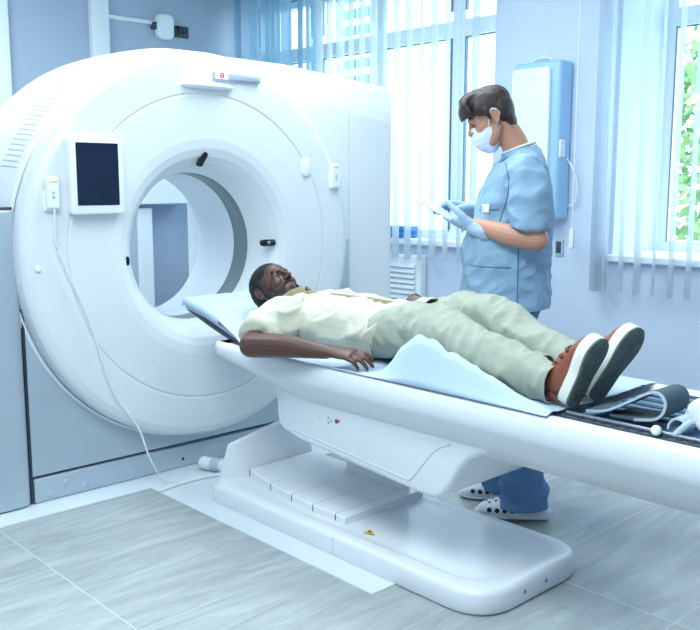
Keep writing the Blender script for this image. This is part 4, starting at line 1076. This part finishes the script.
def drape(pts, w0, w1, off=0.003, side=(0, 1, 0)):
    R = []
    for i, q in enumerate(pts):
        loc, no, _, _ = sbv.ray_cast(Vector((q[0], q[1], 1.4)), Vector((0, 0, -1)))
        c = np.array(loc) if loc else np.array((q[0], q[1], 0.88)); wd = w0 + (w1 - w0) * i / (len(pts) - 1)
        wob = 0.004 * math.sin(i * 1.7)
        R.append([c + np.array((0, -wd, off + 0.0)), c + np.array((0, wob, off + 0.007)), c + np.array((0, wd, off + 0.002)), c + np.array((0, wd, -0.003)), c + np.array((0, -wd, -0.004))])
    return fixed(loft(R))
link('button_edge', drape([(x, -0.035 + 0.035 * sm(0.75, 1.0, x) + 0.006 * math.sin(x * 19)) for x in np.linspace(0.775, 1.40, 16)], 0.009, 0.013, 0.006), M['placket'], sht)
# collar, opened flat round the neck
def collar(q):
    up = nrm((0.30, 0, 0.95)); ax = nrm(np.cross(up, (0, 1, 0)))
    pts = [np.array((0.690, 0, 0.812)) + 0.074 * (math.cos(a) * up * 0.95 + math.sin(a) * q * np.array((0, 1.0, 0))) + np.array((0.05, 0, 0.012)) * sm(0.9, 0.2, a) for a in np.linspace(0.25, PI, 14)]
    return mesh_of(tube(pts, [(0.024, 0.006)] * 14, ref=(0.88, 0, -0.35), n=12, sub=2))
link('collar', collar(-1), M['placket'], sht); link('collar', collar(1), M['placket'], sht)
_ct = nrm(np.array((0.900, -0.352, 0.757)) - np.array((0.870, -0.29, 0.776))); _ca = nrm(Zv - (Zv @ _ct) * _ct); _cb = np.cross(_ct, _ca)
link('cuff', mesh_of(tube([np.array((0.897, -0.346, 0.759)) + 0.0685 * (math.cos(t) * _ca + math.sin(t) * _cb) for t in np.linspace(0, 2 * PI, 25)], [(0.011, 0.004)] * 25, ref=_ct, n=8, sub=1)), M['shirt'], sht)
# trousers
tp = [tube([(1.24, 0, 0.785), (1.32, 0, 0.788), (1.40, 0, 0.795)], [(0.080, 0.158), (0.082, 0.164), (0.078, 0.155)], ref=Zv, n=26)]
for Lg in (mlegR, mlegL):
    q = np.array(Lg[5]); d = nrm(q - np.array(Lg[4]))
    tp.append(tube(Lg + [tuple(q + d * 0.06)], [0.080, 0.084, 0.076, 0.072, 0.065, 0.054, 0.053], ref=Zv, n=22))
tm = fuse(tp, 0.0048, 5)
displace(tm, lambda co, no: sm(1.36, 1.46, co.x) * 0.011 * (ridge((co.x * 1.25 + co.z, co.y * 1.1, co.z * 1.4), 6.2) - 0.3) + 0.006 * ridge((co.x * 1.8, co.y, co.z), 13) + 0.002 * noise.noise(co * 34))
for v in tm.vertices:
    v.co.z = max(v.co.z, 0.704)
pl_ = []
for Lg in (mlegR, mlegL):
    q = np.array(Lg[5]); d = nrm(q - np.array(Lg[4])); pl_.append((tuple(q + d * 0.022), tuple(d), 0.17))
cut(tm, pl_)
tmo = link('trousers', shell_of(tm, 0.003), M['pants'], man)
link('belt', mesh_of(tube([(1.372 + 0.022 * math.sin(t), 0.17 * math.cos(t), 0.795 + 0.092 * math.sin(t)) for t in np.linspace(0.1, PI - 0.1, 20)], (0.005), n=8, sub=1)), M['sock'], man)
# sneakers
def sneaker(heel, toe, inner, parent, ankle):
    """heel/toe: sole end points; the sole faces the foot end of the table"""
    heel, toe = np.array(heel, float), np.array(toe, float)
    A = nrm(toe - heel); L = np.linalg.norm(toe - heel)
    Nn = np.array((1.0, inner * 0.0, 0.0)); Nn = nrm(Nn - (Nn @ A) * A)           # out of the sole
    B = np.cross(A, Nn)                                                           # across
    fr = lambda a, b, n_: heel + A * a * L + B * b + Nn * n_
    prof = [(0.0, 0.018), (0.03, 0.029), (0.12, 0.036), (0.30, 0.037), (0.45, 0.038), (0.62, 0.046), (0.76, 0.049), (0.88, 0.043), (0.96, 0.028), (1.0, 0.012)]
    pts = [(a, -w_) for a, w_ in prof] + [(a, w_) for a, w_ in reversed(prof)]
    P2 = cat_rom(np.array(pts + [pts[0]], float), 4)[:-1]
    def ring(n_, ins): 
        c = np.array((0.5, 0.0))
        return [fr(0.5 + (a - 0.5) * (1 - ins * 1.0), b * (1 - ins * 4.0), n_) for a, b in P2]
    shoe = link('sneaker', fixed(loft([ring(-0.034, 0.0), ring(-0.030, -0.012), ring(-0.008, -0.014), ring(-0.003, -0.008)])), M['midsole'], parent, angle=50)
    sole = link('outsole', fixed(loft([ring(-0.004, -0.010), ring(0.0015, -0.009), ring(0.003, 0.010)])), M['outsole'], shoe, angle=40)
    tr_ = []
    for a in np.linspace(0.08, 0.92, 15):
        wv_ = float(np.interp(a, [q[0] for q in prof], [q[1] for q in prof])) * 0.72
        for b0, b1 in ((-wv_, -0.004), (0.004, wv_)):
            a1 = a + 0.028
            V = [fr(a, b0, 0.002), fr(a, b1, 0.002), fr(a1, b1, 0.002), fr(a1, b0, 0.002), fr(a, b0, 0.0055), fr(a, b1, 0.0055), fr(a1, b1, 0.0055), fr(a1, b0, 0.0055)]
            tr_.append((V, [(0, 3, 2, 1), (4, 5, 6, 7), (0, 1, 5, 4), (1, 2, 6, 5), (2, 3, 7, 6), (3, 0, 4, 7)]))
    link('tread', mesh_of(join(*tr_)), M['outsole'], shoe, smooth=False)
    sec = [(0.03, 0.025, 0.095), (0.12, 0.036, 0.100), (0.26, 0.041, 0.100), (0.40, 0.041, 0.092), (0.55, 0.040, 0.072), (0.70, 0.044, 0.052), (0.84, 0.042, 0.040), (0.91, 0.032, 0.030), (0.94, 0.018, 0.020)]
    parts = [tube([fr(a, 0, -0.016 - h / 2) for a, w_, h in sec], [(w_, h / 2) for a, w_, h in sec], ref=B, n=22)]
    up = fuse(parts, 0.0034, 4)
    displace(up, lambda co, no: 0.0012 * ridge(co, 22))
    cut(up, [(tuple(fr(0.2, 0, -0.100)), tuple(nrm(-Nn + A * 0.25)), 0.09)])
    upo = link('upper', shell_of(up, 0.003), M['leather'], shoe)
    bv = bvh_of(upo.data)
    off = np.array(parent.location)
    laces = []
    for k in range(6):
        a = 0.42 + 0.055 * k; pts_ = []
        for b in np.linspace(-0.037, 0.037, 11):
            o_ = fr(a + 0.02 * (b / 0.037) * (1 if k % 2 else -1), b, -0.22) - off
            loc, no, _, _ = bv.ray_cast(Vector(o_), Vector(Nn))
            if loc is not None: pts_.append(np.array(loc + no * 0.002) + off)
        if len(pts_) > 3: laces.append(tube(pts_, 0.0036, n=8, sub=2))
    link('laces', mesh_of(join(*laces)), M['lace'], upo)
    link('sock', mesh_of(tube([tuple(np.array(ankle) + (0.052, 0, -0.028)), tuple(np.array(ankle) + (0.005, 0, 0.0)), tuple(np.array(ankle) + (-0.05, 0, 0.014))], [0.016, 0.031, 0.041], ref=A, n=18)), M['sock'], parent)
    return shoe
sneaker((2.112, -0.198, 0.706), (2.186, -0.178, 0.896), 0, man, mlegR[5])
sneaker((2.118, -0.098, 0.706), (2.200, -0.006, 0.905), 0, man, mlegL[5])

# the sheet goes down last, pressed under the man
_off = Vector(man.location)
def world_bvh(me): return BVHTree.FromPolygons([v.co + _off for v in me.vertices], [tuple(p.vertices) for p in me.polygons])
_bv = [world_bvh(o.data) for o in man.children if o.name.split('.')[0] in ('body', 'shirt', 'trousers')]
o = link('paper_sheet', sheet(_bv), M['sheet'])
tag(o, 'pale blue paper sheet spread over the scanner table under the lying man', 'sheet')
